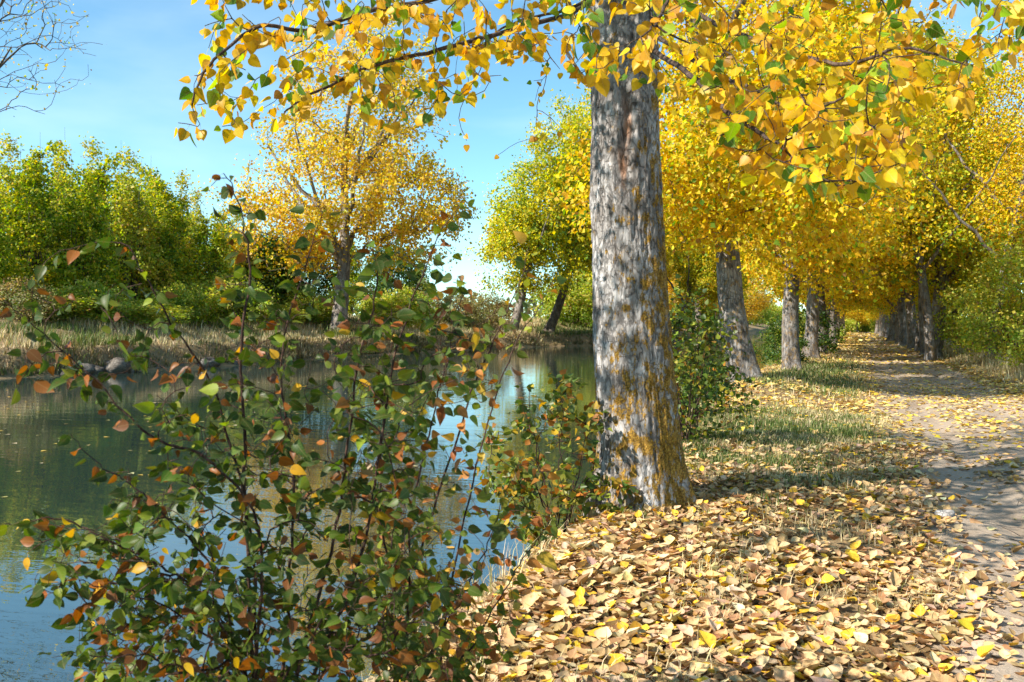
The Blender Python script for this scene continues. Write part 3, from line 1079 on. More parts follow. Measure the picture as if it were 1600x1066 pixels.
# --- the crown above the frame; low left lobes added unseen to shade trunk and grass
G = Grower(rsn, 0.4, 0.10, 0.28, 0.05, 0.006, 0.47)
tp = spline([ax_pts[-1], ax_pts[-1] + np.array([-0.1, 0.1, 1.5]), ax_pts[-1] + np.array([0.1, 0.2, 4.0]), ax_pts[-1] + np.array([0.2, 0.1, 6.8])], 20) - MAIN0
G.path(tp, np.linspace(0.24, 0.04, 20))
for a in range(7):
    u = np.linspace(0.03, 1, 9)[:, None]
    s0 = int(rsn.integers(0, 9))
    d = unit(np.array([math.cos(a * 2.4), math.sin(a * 2.4), rsn.uniform(0.6, 1.3)]))
    G.path(tp[s0] + d * u * 4.2 + np.array([0, 0, 0.6]) * u ** 2, 0.10 * (1 - 0.8 * u[:, 0]), attach=s0)
T = crown_points(rsn, 320, [((0, 0, 9.5), (3.3, 3.3, 3.6)), ((-1.5, -0.8, 7.6), (2.4, 2.2, 1.6)), ((1.6, 1.0, 7.8), (2.6, 2.4, 1.6)), ((-2.4, -0.8, 6.5), (2.2, 2.2, 1.3)), ((-1.0, -2.4, 6.2), (1.9, 1.8, 1.1)), ((-2.5, -4.4, 6.3), (1.8, 1.8, 0.9)), ((-3.4, -3.2, 5.8), (1.7, 1.7, 1.1))])
T = T[np.argsort(np.linalg.norm(T - tp[0], axis=1))]
ch = G.targets(T, 0.4)
tb = Tubes()
G.tubes(tb, 10)
tb.build('upper_branch', M_BARK_FAR, main)
P, TT, N = chain_leaves(rsn, G, ch, 42, 0.28, 0.7, 0.5)
leaf_obj('crown', P, TT, N, 0.10 * np.exp(rsn.normal(0, 0.2, len(P))), pick(rsn, len(P), GOLD), MID, M_FAR, main, rsn.uniform(0.2, 2, len(P)), shade=False)

# ------------------------------------------------------------------ foreground shrubs (elm suckers), stem by stem
def sucker_shrub(name, label, origin_px, stems, regions, seed, pal, size, d0):
    rs = np.random.default_rng(seed)
    o = W(*origin_px)
    o[2] = float(ground_z(o[0], o[1])) - 0.03
    root = thing(name, label, 'shrub', o)
    gs, ps = [], []
    for pts, r in stems:
        pp = [o + rs.normal(0, 0.02, 3) * np.array([1, 1, 0])] + [W(*q) for q in pts]
        p = spline(pp, 46)
        p[2:] += np.cumsum(rs.normal(0, 0.0038, (44, 3)), 0)
        G = Grower(rs, 0.05, 0.05, 0.10, 0.006, 0.0011, 0.42)
        G.path(p, 0.8 * r * np.linspace(1, 0.13, 46) ** 0.8)
        gs.append(G); ps.append(p)
    bk = [[] for _ in stems]
    for (x0, x1, y0, y1, n, da, db) in regions:
        for _ in range(n):
            t = W(rs.uniform(x0, x1), rs.uniform(y0, y1), rs.uniform(da, db))
            q = int(np.argmin([np.min(np.linalg.norm(p[6:] - t, axis=1)) for p in ps]))
            bk[q].append(t)
    for G, p, b in zip(gs, ps, bk):
        ch = G.targets(np.array(b)[np.argsort([np.linalg.norm(t - p[0]) for t in b])], 0.12) if b else []
        G.pos = [x - o for x in G.pos]
        tb = Tubes()
        G.tubes(tb, 8)
        st = tb.build('stem', M_STEM, root)
        face = unit(EYE - p[20]) * 0.5
        acc = [twig_leaves(rs, G, c, 0.026, size, pal, 0.92, 0.55, 0.7, face) for c in ch]
        acc.append(twig_leaves(rs, G, G.chains[0], 0.025, size * 1.08, pal, 0.80, 0.5, 0.75, face))
        P, T, N, S, cc = [np.concatenate([a[c] for a in acc]) for c in range(5)]
        leaf_obj('foliage', P, T, N, S, cc, ELM, M_SHRUB, st, rs.uniform(0.3, 2.0, len(P)))
    return root


D = 2.75
sucker_shrub('elm_shrub', 'dark green leafy shrub with arching stems at the water edge, lower left', (405, 1340, 2.8), [
    ([(395, 1066, D), (382, 860, D), (376, 680, D), (372, 540, 2.7), (385, 420, 2.7), (376, 330, 2.65), (352, 262, 2.6)], 0.011),
    ([(400, 1020, 2.7), (400, 820, 2.65), (330, 720, 2.6), (255, 680, 2.55), (200, 620, 2.5), (120, 540, 2.5), (28, 462, 2.45)], 0.008),
    ([(410, 1060, 2.8), (400, 860, 2.8), (345, 640, 2.8), (285, 545, 2.75), (225, 470, 2.7), (178, 400, 2.7), (80, 408, 2.65)], 0.008),
    ([(380, 1066, 2.7), (330, 900, 2.6), (240, 800, 2.5), (160, 745, 2.45), (95, 690, 2.4)], 0.006),
    ([(390, 1080, 2.75), (300, 930, 2.6), (190, 870, 2.5), (90, 830, 2.45), (4, 848, 2.4)], 0.007),
    ([(385, 1090, 2.7), (290, 990, 2.6), (170, 930, 2.5), (60, 905, 2.45)], 0.006),
    ([(370, 1120, 2.6), (260, 1040, 2.5), (150, 1035, 2.4), (78, 1040, 2.35)], 0.005),
    ([(440, 1066, 2.85), (455, 880, 2.9), (452, 700, 2.9), (440, 560, 2.85), (470, 420, 2.8), (505, 335, 2.75)], 0.009),
    ([(470, 1066, 2.85), (520, 880, 2.85), (545, 720, 2.85), (560, 560, 2.8), (600, 430, 2.75), (580, 355, 2.7)], 0.009),
    ([(480, 1080, 2.9), (560, 900, 2.95), (600, 740, 2.95), (630, 560, 2.95), (680, 420, 2.9), (745, 305, 2.85)], 0.009),
    ([(430, 1120, 2.7), (500, 1000, 2.6), (560, 930, 2.55), (620, 900, 2.5)], 0.006),
], [(110, 740, 900, 1140, 950, 2.35, 3.4), (150, 690, 770, 920, 190, 2.4, 3.2), (240, 670, 590, 800, 185, 2.45, 3.2), (340, 740, 430, 610, 84, 2.6, 3.1), (40, 260, 800, 930, 60, 2.3, 2.7),
    (590, 730, 370, 520, 14, 2.7, 3.0), (20, 260, 430, 610, 30, 2.4, 2.7), (150, 300, 560, 760, 18, 2.45, 2.75), (330, 400, 260, 460, 10, 2.6, 2.75), (460, 540, 320, 460, 8, 2.7, 2.85)],
    21, ELMC, 0.038, D)
sucker_shrub('elm_shrub', 'thin shrub with rusty orange and green leaves beside the dark shrub', (655, 1290, 3.15), [
    ([(620, 1050, 3.1), (594, 820, 3.1), (596, 620, 3.1), (602, 490, 3.05)], 0.008),
    ([(640, 1040, 3.2), (650, 860, 3.25), (700, 700, 3.3), (740, 570, 3.3), (790, 460, 3.3), (818, 385, 3.3)], 0.008),
    ([(660, 1060, 3.2), (720, 940, 3.3), (765, 830, 3.35), (800, 730, 3.4)], 0.006),
    ([(630, 1050, 3.1), (640, 850, 3.0), (665, 680, 3.0), (705, 540, 3.0), (725, 440, 2.95)], 0.007),
    ([(680, 1080, 3.2), (740, 1000, 3.2), (800, 900, 3.3), (850, 820, 3.4), (880, 770, 3.5)], 0.006),
    ([(700, 900, 3.3), (770, 620, 3.4), (820, 500, 3.4), (870, 425, 3.4)], 0.006),
], [(560, 800, 820, 1060, 95, 2.9, 3.6), (560, 770, 540, 820, 42, 2.9, 3.5), (680, 830, 440, 560, 9, 3.0, 3.4), (760, 900, 720, 830, 10, 3.2, 3.6)],
    22, ELM_RED, 0.040, 3.1)

# ------------------------------------------------------------------ shrubs round the big trunk and between the row's trunks
x, y = xy(868, 7.6)
o = shrub('bank_shrub', 'low yellow-green shrub on the bank just left of the big trunk', 31, 1.25, 0.62, 9, 120, 1500, 0.062,
          [(30, (0.09, 0.14, 0.025)), (20, (0.20, 0.22, 0.03)), (14, (0.45, 0.30, 0.03)), (10, (0.40, 0.16, 0.03))], 0.05, MID, 0.3, mat=M_BUSH, stem_r=0.008)
put(o, x, y)
x, y = xy(1074, 11.6)
o = shrub('bank_shrub', 'dark round shrub growing right behind the big trunk', 32, 1.75, 0.72, 11, 190, 2700, 0.062,
          [(36, (0.07, 0.11, 0.02)), (28, (0.14, 0.18, 0.025)), (20, (0.32, 0.30, 0.03)), (10, (0.34, 0.17, 0.03))], 0.10, MID, 0.3, mat=M_BUSH, stem_r=0.009)
put(o, x, y)
o = shrub('bank_shrub', 'low dark shrub hanging over the water beyond the round one', 33, 1.3, 1.0, 9, 120, 3000, 0.07, DARKG, 0.08, SIMPLE, 0.3, stem_r=0.01)
x, y = xy(1060, 15.5); put(o, x, y)
for k, (px, d, s, lab) in enumerate([(1222, 34.5, 1.1, 'dark shrub between the second and third grey trunks'),
                                     (1255, 47.0, 1.8, 'green shrub between the third and fourth trunks of the left row'), (1120, 30.0, 1.2, 'dark bush on the water edge behind the second trunk')]):
    x, y = xy(px, d)
    dup(o, lab, (x, y, float(ground_z(x, y))), k * 1.7, s)

# ------------------------------------------------------------------ the row between path and canal
ROWB = [((0, 0, 9.4), (3.6, 3.6, 4.4)), ((1.8, -1.5, 5.6), (2.5, 2.5, 2.3)), ((-1.8, 1.2, 5.8), (2.6, 2.4, 2.2)), ((1.4, 2.0, 6.0), (2.5, 2.3, 2.4)), ((-1.2, -1.9, 5.6), (2.4, 2.2, 2.2)), ((0.2, 0.2, 12.6), (2.4, 2.4, 2.2))]
second = poplar('poplar_tree', 'second poplar from the front left of the path, pale trunk leaning towards the water', 41, 15.0, 3.6, 0.31, (-0.135, 0.03),
                ROWB + [((2.2, -2.2, 4.2), (1.9, 1.7, 1.2)), ((-2.4, -1.6, 4.4), (1.9, 1.7, 1.4)), ((0.6, -2.6, 5.0), (2.2, 1.6, 1.6)), ((1.0, -1.7, 3.5), (1.5, 1.2, 1.1)), ((-1.4, -1.6, 3.7), (1.3, 1.2, 0.9))], 520, 62000, 0.105, GOLD, spread=0.30, tpl=SIMPLE, flare=0.45)
put(second, -2.4, 22.4, 0)
rowA = poplar('poplar_tree', 'third poplar from the front left of the path, trunk split light and dark', 42, 15.0, 3.4, 0.275, (-0.05, 0.02),
              ROWB + [((1.6, -1.6, 4.0), (2.0, 1.8, 1.3)), ((0, -2.2, 4.6), (2.0, 1.8, 1.4)), ((0.9, -1.8, 3.3), (1.5, 1.3, 1.1))], 430, 42000, 0.13, GOLD, spread=0.34)
put(rowA, -1.85, 32.0, 0.0, 1.0)
rowB = poplar('poplar_tree', 'nearest poplar of the row on the right edge of the path', 43, 15.5, 3.6, 0.31, (0.03, 0.0),
              ROWB + [((-1.8, -1.0, 4.3), (2.0, 1.8, 1.3)), ((-2.6, 1.2, 5.4), (2.2, 2, 1.7))], 430, 36000, 0.145, YGREEN, spread=0.36)
put(rowB, 3.45, 46.0, 0.0)
rowC = poplar('poplar_tree', 'fourth poplar from the front left of the path, dark trunk', 44, 16.0, 3.2, 0.29, (0.0, 0.02), ROWB, 400, 38000, 0.15, GOLD, spread=0.36)
put(rowC, -1.75, 43.0, 1.0)
rsr = np.random.default_rng(5)
GRL, GRR = 'poplars in the row between path and canal', 'poplars in the row on the right of the path'
for t in (main, second, rowA, rowC):
    t['group'] = GRL
rowB['group'] = GRR
lab_left = ['fifth poplar from the front in the row left of the path', 'sixth poplar from the front in the row left of the path', 'seventh poplar from the front in the row left of the path']
for k, yy in enumerate([52, 60, 68, 77, 86, 96, 108, 121, 136, 153, 172]):
    lab = lab_left[k] if k < 3 else 'far yellow poplar in the left row, one of many crowded trunks'
    x = -1.9 + rsr.uniform(-.25, .25)
    dup((rowC, rowA, rowB)[k % 3] if k % 4 else rowC, lab, (x, yy, float(ground_z(x, yy))), rsr.uniform(0, 6.28), rsr.uniform(0.9, 1.08), GRL)
lab_right = ['second nearest poplar of the row on the right edge of the path', 'third nearest poplar of the row on the right edge of the path', 'fourth nearest poplar of the row on the right edge of the path']
for k, yy in enumerate([52, 58.5, 66, 74, 83, 93, 104, 117, 131, 148, 168]):
    lab = lab_right[k] if k < 3 else 'far poplar in the right row, one of many dark crowded trunks'
    x = 3.5 + rsr.uniform(-.3, .3)
    dup((rowA, rowC, rowB)[k % 3], lab, (x, yy, float(ground_z(x, yy))), rsr.uniform(0, 6.28), rsr.uniform(0.88, 1.06), GRR)
for k, (x, yy, s, lab) in enumerate([(0.5, 205, 1.1, 'golden tree closing the far end of the path tunnel, centre'), (5.5, 198, 1.0, 'golden tree closing the far end of the path tunnel, right side'), (-4.5, 200, 1.0, 'golden tree closing the far end of the path tunnel, left side'),
                                      (2.8, 235, 1.2, 'golden tree behind the ones that close the path tunnel')]):
    dup(rowA, lab, (x, yy, float(ground_z(x, yy)) - 1.2), k * 1.1, s)
# unseen row tree behind the viewer, its crown leaned and thinned to shade the foreground
back = poplar('poplar_tree', 'unseen yellow poplar behind the viewpoint, crown set over the water to shade the foreground', 46, 14.0, 3.6, 0.34, (-0.12, 0.0),
              [((-2.8, 0.6, 7.0), (2.1, 2.0, 1.9)), ((-3.2, 0.2, 9.4), (2.0, 2.2, 2.2)), ((-0.6, 0.5, 10.5), (3.0, 3.0, 2.6))], 260, 6500, 0.11, GOLD, spread=0.34, clump=1.5)
put(back, -2.6, -5.6, 0.0)

# ------------------------------------------------------------------ right side: shrubs and thinner trees beyond the verge
o1 = shrub('field_shrub', 'large green shrub with yellowing leaves at the right edge, nearest the path', 51, 3.6, 1.9, 14, 260, 11000, 0.085, HEDGE_PALE, 0.16, SIMPLE, 0.5, spike=0.3)
put(o1, 6.0, 25.0, 0.4, 0.9)
o2 = shrub('field_shrub', 'bright green shrub beside the verge with drooping lower branches', 52, 3.1, 1.5, 14, 240, 10000, 0.085, HEDGE_PALE, 0.16, SIMPLE, 0.4, spike=0.2)
put(o2, 5.3, 37.0, 0.0, 1.2)
for k, (x, y, src, s, lab) in enumerate([
        (5.6, 45.0, o2, 1.4, 'green shrub partly behind the bright shrub, near the right hand trunks'), (5.6, 30.0, o2, 1.0, 'green shrub cut off by the right edge of the photo, behind the verge'),
        (8.2, 40.0, o1, 1.6, 'taller pale green bush rising behind the bright shrub'), (8.2, 31.5, o1, 1.3, 'taller pale green bush at the far right edge'),
        (5.9, 54.0, o1, 1.3, 'pale bush among the right hand trunks'), (9.5, 50.0, o1, 1.8, 'tall pale bush behind the second line of green shrubs')]):
    dup(src, lab, (x, y, float(ground_z(x, y))), k * 2.1 + .5, s)
thin = poplar('poplar_tree', 'slender yellow poplar with leaning pale trunk at upper right', 53, 15.5, 4.5, 0.20, (0.16, 0.0),
              [((2.0, 0, 9.5), (2.8, 2.8, 4.6)), ((1.0, 0, 6.4), (2.2, 2.2, 1.8))], 380, 21000, 0.11, GOLD, M_BARK_FAR, 0.34, clump=1.1)
x, y = xy(1548, 38); put(thin, x, y, 0.2)
thin['group'] = 'slender trees on the right field'
for k, (px, d, s, rz, lab) in enumerate([(1452, 40, 1.05, 2.0, 'slender yellow tree just right of the path tunnel'), (1500, 50, 1.15, 4.1, 'slender yellow tree behind the bright green shrubs'), (1600, 56, 1.1, 1.0, 'slender distant yellow tree near the right edge, upright trunk'),
                                         (1560, 72, 1.2, 5.0, 'far yellow tree seen through the gap at the right')]):
    x, y = xy(px, d)
    dup(thin, lab, (x, y, float(ground_z(x, y)) - .1), rz, s, 'slender trees on the right field')

# ------------------------------------------------------------------ far bank
f1 = poplar('poplar_tree', 'broad golden tree with bare pale branches on the far bank', 61, 17.5, 3.6, 0.42, (0.03, 0.0),
            [((0.3, 0, 7.6), (6.2, 5.0, 3.6)), ((1.0, 0, 12.5), (4.6, 4.2, 4.6)), ((-3.6, 0, 5.6), (3.4, 3, 2.6)), ((4.0, 0, 6.4), (3.4, 3, 2.8))], 560, 40000, 0.165, ORANGE, M_BARK_PALE, 0.40, clump=1.3, limbs=12, r_tip=0.014)
x, y = far_xy(532, 3.2); put(f1, x, y, YAW, 1.25)
f2 = poplar('poplar_tree', 'yellow tree with strongly leaning dark trunk on the far bank', 62, 22.0, 5.0, 0.45, (0.33, 0.0),
            [((4.2, 0, 9.0), (3.4, 3.5, 3.2)), ((3.4, 0, 13.5), (3.6, 3.6, 4.2)), ((6.0, 0, 16.5), (4.2, 4.2, 5.5)), ((7.2, 0, 9.5), (3.6, 3.5, 5.0))], 560, 46000, 0.24, YGREEN, M_BARK_DARK, 0.55, clump=0.9, limbs=8)
x, y = far_xy(858, 2.0); put(f2, x, y, YAW)
f3 = poplar('poplar_tree', 'greenish yellow tree at the water edge left of the leaning one', 63, 16.0, 5.0, 0.42, (0.26, 0.0),
            [((0.2, 0, 7.0), (3.6, 3.4, 3.8)), ((3.4, 0, 6.4), (3.4, 3.0, 3.0)), ((1.0, 0, 9.2), (3.4, 3.4, 3.6)), ((0.6, 0, 12.2), (2.6, 2.6, 3.4)), ((3.2, 0, 11.5), (3.4, 3.4, 4.6)), ((4.4, 0, 16.5), (2.8, 2.8, 4.6))], 480, 34000, 0.23,
            [(24, (0.46, 0.47, 0.03)), (18, (0.26, 0.36, 0.045)), (46, (0.70, 0.56, 0.025)), (5, (0.16, 0.26, 0.06))], M_BARK_PALE, 0.5, clump=0.9)
x, y = far_xy(800, 2.5); put(f3, x, y, YAW)
FB = 'trees along the far bank'
for t in (f1, f2, f3):
    t['group'] = FB
f1p, f2p = f1, f2
for k, (px, d, src, s, rz, lab) in enumerate([
        (935, 116, f3, 1.45, 2.0, 'yellow tree on the far bank hidden behind the big trunk'), (985, 128, f1, 1.2, 1.2, 'golden tree on the far bank right behind the big trunk'),
        (1052, 122, f2, 0.95, YAW, 'yellow leaning tree on the far bank, right of the big trunk'), (1092, 150, f1, 1.25, 3.0, 'golden tree far along the canal beside the second trunk'),
        (1130, 165, f3, 1.5, 4.0, 'yellow tree far along the canal behind the second trunk'), (1165, 190, f1, 1.3, 5.0, 'golden tree far along the canal behind the third trunk'),
        (1020, 165, f3, 1.6, 0.6, 'tall yellow tree in the second line of the far bank')]):
    x, y = xy(px, d)
    dup(src, lab, (x, y, float(ground_z(x, y)) - .15), rz, s, FB)
bare = poplar('poplar_tree', 'nearly bare tree reaching in from the upper left corner', 64, 21.0, 5.5, 0.36, (0.0, 0.0),
              [((0, 0, 14.0), (6.5, 6, 6.5)), ((4.2, 0, 12.5), (4.6, 4, 3.6))], 950, 2200, 0.12, GOLD, M_BARK_DARK, 0.25, limbs=14, r_tip=0.009, sag=0.6)
x, y = xy(-150, 41); put(bare, x, y, YAW)

t1 = shrub('thicket_tree', 'x', 71, 8.2, 2.6, 18, 360, 13000, 0.19, HEDGE, 0.24, SIMPLE, 0.75, M_BARK_DARK, 'tree', spike=0.45, r_tip=0.007, stem_r=0.06, bare=5, gaps=1.1, profile=lambda t: 0.75 + 0.25 * np.sin(t * 3.1) - 0.55 * t ** 2)
t2 = shrub('thicket_tree', 'x', 72, 8.0, 2.3, 18, 360, 11000, 0.18, HEDGE_PALE, 0.24, SIMPLE, 0.8, M_BARK_DARK, 'tree', spike=0.6, r_tip=0.008, stem_r=0.06, bare=10, gaps=1.1, profile=lambda t: 0.7 + 0.3 * np.sin(t * 3.1) - 0.55 * t ** 2)
t3 = shrub('thicket_tree', 'x', 73, 5.2, 2.5, 12, 260, 13000, 0.15, DARKG, 0.30, SIMPLE, 0.5, M_BARK_DARK, 'tree', r_tip=0.006, stem_r=0.05)
TH = 'young trees of the far thicket'
first = {}
thk = [
    # px, depth, template, scale, label
    (-40, 9.0, t1, 0.74, 'green young tree cut by the left edge in the far thicket'), (18, 12.0, t2, 0.86, 'tall pale yellow-green young tree at the far left of the thicket'),
    (52, 9.5, t1, 0.82, 'bright green young tree second from the left border of the thicket'), (100, 12.5, t2, 0.86, 'young thicket tree with a low pale top and bare twigs'),
    (130, 9.5, t1, 0.80, 'rounded green young tree in the left middle of the thicket'), (172, 12.5, t1, 1.00, 'spiky tall green tree with two peaks in the thicket'),
    (205, 10.0, t2, 0.90, 'tallest pale green spire in the middle of the thicket'), (245, 12.5, t1, 0.94, 'tall green tree right of the tallest spire'),
    (262, 9.5, t1, 0.75, 'bushy green tree in the front of the thicket, centre'), (305, 12.0, t2, 0.80, 'pale green tree in the right half of the thicket'),
    (330, 9.5, t1, 0.71, 'green tree right of the thicket centre with yellow leaf tips'), (372, 12.0, t2, 0.71, 'lower pale tree near the right end of the thicket'),
    (402, 10.0, t1, 0.64, 'low green tree beside the golden tree'), (440, 11.0, t2, 0.65, 'pale young tree partly behind the golden tree'),
    (-10, 16.0, t2, 0.84, 'pale tree in the back line of the thicket by the left edge'), (75, 16.0, t1, 1.07, 'green tree in the back line of the thicket, left part'),
    (150, 16.5, t2, 1.05, 'pale tree in the back line of the thicket behind the two peaks'), (232, 17.0, t1, 1.12, 'green tree in the back line of the thicket, middle'),
    (285, 16.0, t2, 0.97, 'pale tree in the back line of the thicket, right of the middle'), (350, 16.5, t1, 0.86, 'green tree in the back line of the thicket towards the golden tree'),
    (470, 9.0, t3, 1.19, 'dark green bush left of the golden tree trunk'), (610, 9.0, t3, 1.24, 'dark green bush right of the golden tree trunk'), (420, 9.0, t3, 1.07, 'dark green bush at the right end of the thicket'),
    (545, 15.0, t1, 0.79, 'green young tree straight behind the golden tree trunk'), (655, 14.0, t2, 0.58, 'low pale tree right behind the golden tree')]
for k, (px, d, src, s, lab) in enumerate(thk):
    x, y = far_xy(px, d)
    z = float(ground_z(x, y)) - 0.1
    if src.name not in first:
        first[src.name] = 1
        put(src, x, y, k * 1.3, s, -0.1)
        src['label'], src['group'] = lab, TH
    else:
        dup(src, lab, (x, y, z), k * 1.3, s, TH)
b1 = shrub('bramble_bush', 'x', 74, 2.1, 2.3, 12, 170, 9000, 0.13, BRAMBLE, 0.22, SIMPLE, 0.2, None, 'bush', r_tip=0.004, stem_r=0.02)
b2 = shrub('bramble_bush', 'x', 75, 2.4, 2.2, 12, 150, 5500, 0.12, BROWN, 0.26, SIMPLE, 0.5, None, 'bush', r_tip=0.007, stem_r=0.02, spike=0.4)
br = [(130, 6.2, b1, 0.88, 'low green bramble under the left of the thicket'), (215, 6.2, b1, 1.10, 'low green bramble under the middle of the thicket'), (290, 6.2, b1, 1.16, 'light green bramble mound right of the middle'),
      (365, 6.2, b1, 1.10, 'light green bramble near the golden tree'), (430, 6.2, b1, 1.10, 'green bramble mound just left of the golden tree trunk'), (480, 6.2, b1, 0.99, 'small green bramble beside the golden tree trunk'),
      (30, 6.2, b2, 0.77, 'dry brownish bush on the far bank at the left edge'), (715, 5.0, b2, 1.10, 'brown bush on the far bank under the sky gap'), (762, 5.0, b2, 1.20, 'brown bush next to the greenish yellow tree'),
      (660, 5.0, b2, 1.00, 'brownish low bush right of the golden tree'), (620, 5.0, b1, 1.30, 'green bush right of the golden tree trunk'), (900, 5.0, b1, 2.30, 'green bush under the leaning dark trunk'),
      (945, 5.0, b1, 2.00, 'green bush on the far bank left of the big trunk'), (1060, 5.0, b1, 2.60, 'green bush on the far bank right of the big trunk'), (1110, 5.0, b2, 2.60, 'brown bush on the far bank behind the second trunk'),
      (75, 6.8, b1, 1.0, 'low green bramble near the left edge of the far bank'), (180, 7.2, b1, 0.95, 'low bramble tucked under the spiky double tree'), (330, 7.0, b1, 1.1, 'bramble mound under the right half of the thicket')]
for k, (px, d, src, s, lab) in enumerate(br):
    x, y = far_xy(px, d)
    if src.name not in first:
        first[src.name] = 1
        put(src, x, y, k * 1.9, (s * (1.0 + 0.35 * math.sin(k * 2.7)), s * 1.1, s * (0.75 + 0.32 * math.sin(k * 4.1 + 1))) if px < 500 else s, -0.1)
        src['label'], src['group'] = lab, 'bushes on the far bank'
    else:
        dup(src, lab, (x, y, float(ground_z(x, y)) - 0.1), k * 1.9, (s * (1.0 + 0.35 * math.sin(k * 2.7)), s * 1.1, s * (0.75 + 0.32 * math.sin(k * 4.1 + 1))) if px < 500 else s, 'bushes on the far bank')
for k, (x, y, s, lab) in enumerate([(-1.0, 212, 2.6, 'bush at the far end of the path, left of its vanishing point'), (3.5, 214, 2.6, 'bush at the far end of the path, right of its vanishing point'), (-5.0, 190, 2.6, 'bush on the canal side near the end of the path'),
                                     (7.5, 180, 2.6, 'bush on the field side near the end of the path'), (-4.0, 120, 1.5, 'bush by the water beyond the fifth trunk'), (-3.8, 78, 1.2, 'bush by the water between the far left trunks'), (6.5, 95, 1.6, 'bush between the far right trunks')]):
    dup(b1, lab, (x, y, float(ground_z(x, y)) - .2), k * 1.3, s)
for k, (px, s, sc, lab) in enumerate([(1165, 7, 3.2, 'green bush far down the other bank, beside the second trunk'), (1190, 7, 3.4, 'green bush far down the other bank, between second and third trunk'), (1225, 9, 3.6, 'green bush far down the other bank, behind the third trunk'),
                                      (1255, 12, 4.0, 'green bush at the far end of the other bank'), (1140, 7, 3.0, 'green bush on the other bank behind the second leaning trunk'), (1085, 6, 2.6, 'green bush on the other bank right of the round shrub')]):
    x, y = far_xy(px, s)
    dup(b1, lab, (x, y, float(ground_z(x, y)) - .2), k * 1.3, sc, 'bushes on the far bank')
# distant wooded skyline beyond the plain
rsw = np.random.default_rng(8)
n = 16000
aw = rsw.uniform(-75, 60, n)
dw = rsw.uniform(280, 360, n)
wx, wyy = np.sin(np.radians(aw)) * dw, np.cos(np.radians(aw)) * dw
hw = 10.0 + 5.0 * fbm(np.stack([aw * 0.7, aw * 0, aw * 0], -1), 4)
ok = (np.abs(wx - 1) > 9) & ((wx < far_shore(wyy) - 4) | (wx > 8))
P = np.stack([wx, wyy, rsw.uniform(0, 1, n) ** 0.8 * np.maximum(hw, 1.5) + 1.0], -1)[ok]
w_o = leaf_obj('distant_woodland', P, rsw.normal(0, 1, P.shape), rsw.normal(0, 1, P.shape), rsw.uniform(1.0, 2.4, len(P)), pick(rsw, len(P), [(3, (0.10, 0.12, 0.05)), (2, (0.22, 0.19, 0.08)), (1, (0.15, 0.11, 0.07))]), SIMPLE, M_FAR, shade=False)
tag(w_o, kind='stuff')

# ------------------------------------------------------------------ rocks at the far waterline
def rock(label, px, d, s, seed):
    rs = np.random.default_rng(seed)
    nu, nv = 22, 14
    u = np.arange(nu) * 2 * math.pi / nu
    v = np.linspace(0.05, math.pi - 0.05, nv)
    U, V = np.meshgrid(u, v)
    p = np.stack([np.cos(U) * np.sin(V), np.sin(U) * np.sin(V), np.cos(V)], -1)
    p = p * (1 + 0.55 * fbm(p * 1.1 + seed * 3.1, 2) + 0.16 * fbm(p * 4 + seed, 3))[..., None]
    p = p * np.array([1.0, 0.8, 0.6]) * s * (1 + 0.2 * rs.normal(0, 1, 3))
    i = np.arange(nv - 1)[:, None] * nu
    j = np.arange(nu)[None]
    k2 = (j + 1) % nu
    q = np.stack(np.broadcast_arrays(i + j, i + nu + j, i + nu + k2, i + k2), -1).reshape(-1, 4)
    caps = [np.arange(nu)[None, ::1], (np.arange(nu) + (nv - 1) * nu)[None, ::-1]]
    o = mesh_np('rock', p.reshape(-1, 3), [q] + caps, M_ROCK, shade=True)
    x, y = xy(px, d)
    xs = float(far_shore(np.array(y)))
    o.location = (xs + 0.10 + 0.25 * rs.uniform(-1, 1), y, WATER_Z + rs.uniform(0.0, 0.25) * s)
    o.rotation_euler = (0, 0, rs.uniform(0, 6))
    tag(o, label, 'rock', 'rocks along the far waterline')
    return o


M_ROCK = bark_mat('rock', (0.30, 0.26, 0.215), (0.06, 0.05, 0.04), 0.7, 0.0, stretch=1.0, crack_amt=0.2)
for k, (px, d, s, lab) in enumerate([(8, 38.5, 0.75, 'dark grey rock at the far waterline by the left edge'), (48, 39, 0.45, 'small rock second from the left at the far waterline'), (92, 40, 0.7, 'pale flat rock at the far waterline under the thicket'),
                                     (128, 40.5, 0.45, 'small grey rock right of the pale flat rock'), (205, 42, 0.5, 'rock sticking out of the far bank left of centre thicket'), (318, 44.5, 0.7, 'rounded pale rock at the far waterline behind the dark shrub'),
                                     (262, 43, 0.35, 'small low rock left of the rounded pale rock'), (365, 46, 0.4, 'small rock right of the rounded pale rock')]):
    rock(lab, px, d, s, 80 + k)

st = rock('pale stone lying at the left edge of the path, in the leaves', 300, 44, 0.085, 97)
st.location = (0.70, 8.25, float(ground_z(0.70, 8.25)) + 0.02)
del st['group']
st.name = 'stone'
st.data.materials[0] = bark_mat('pale_stone', (0.75, 0.73, 0.70), (0.4, 0.38, 0.36), 0.7, 0.0, stretch=1.0, crack_amt=0.1)

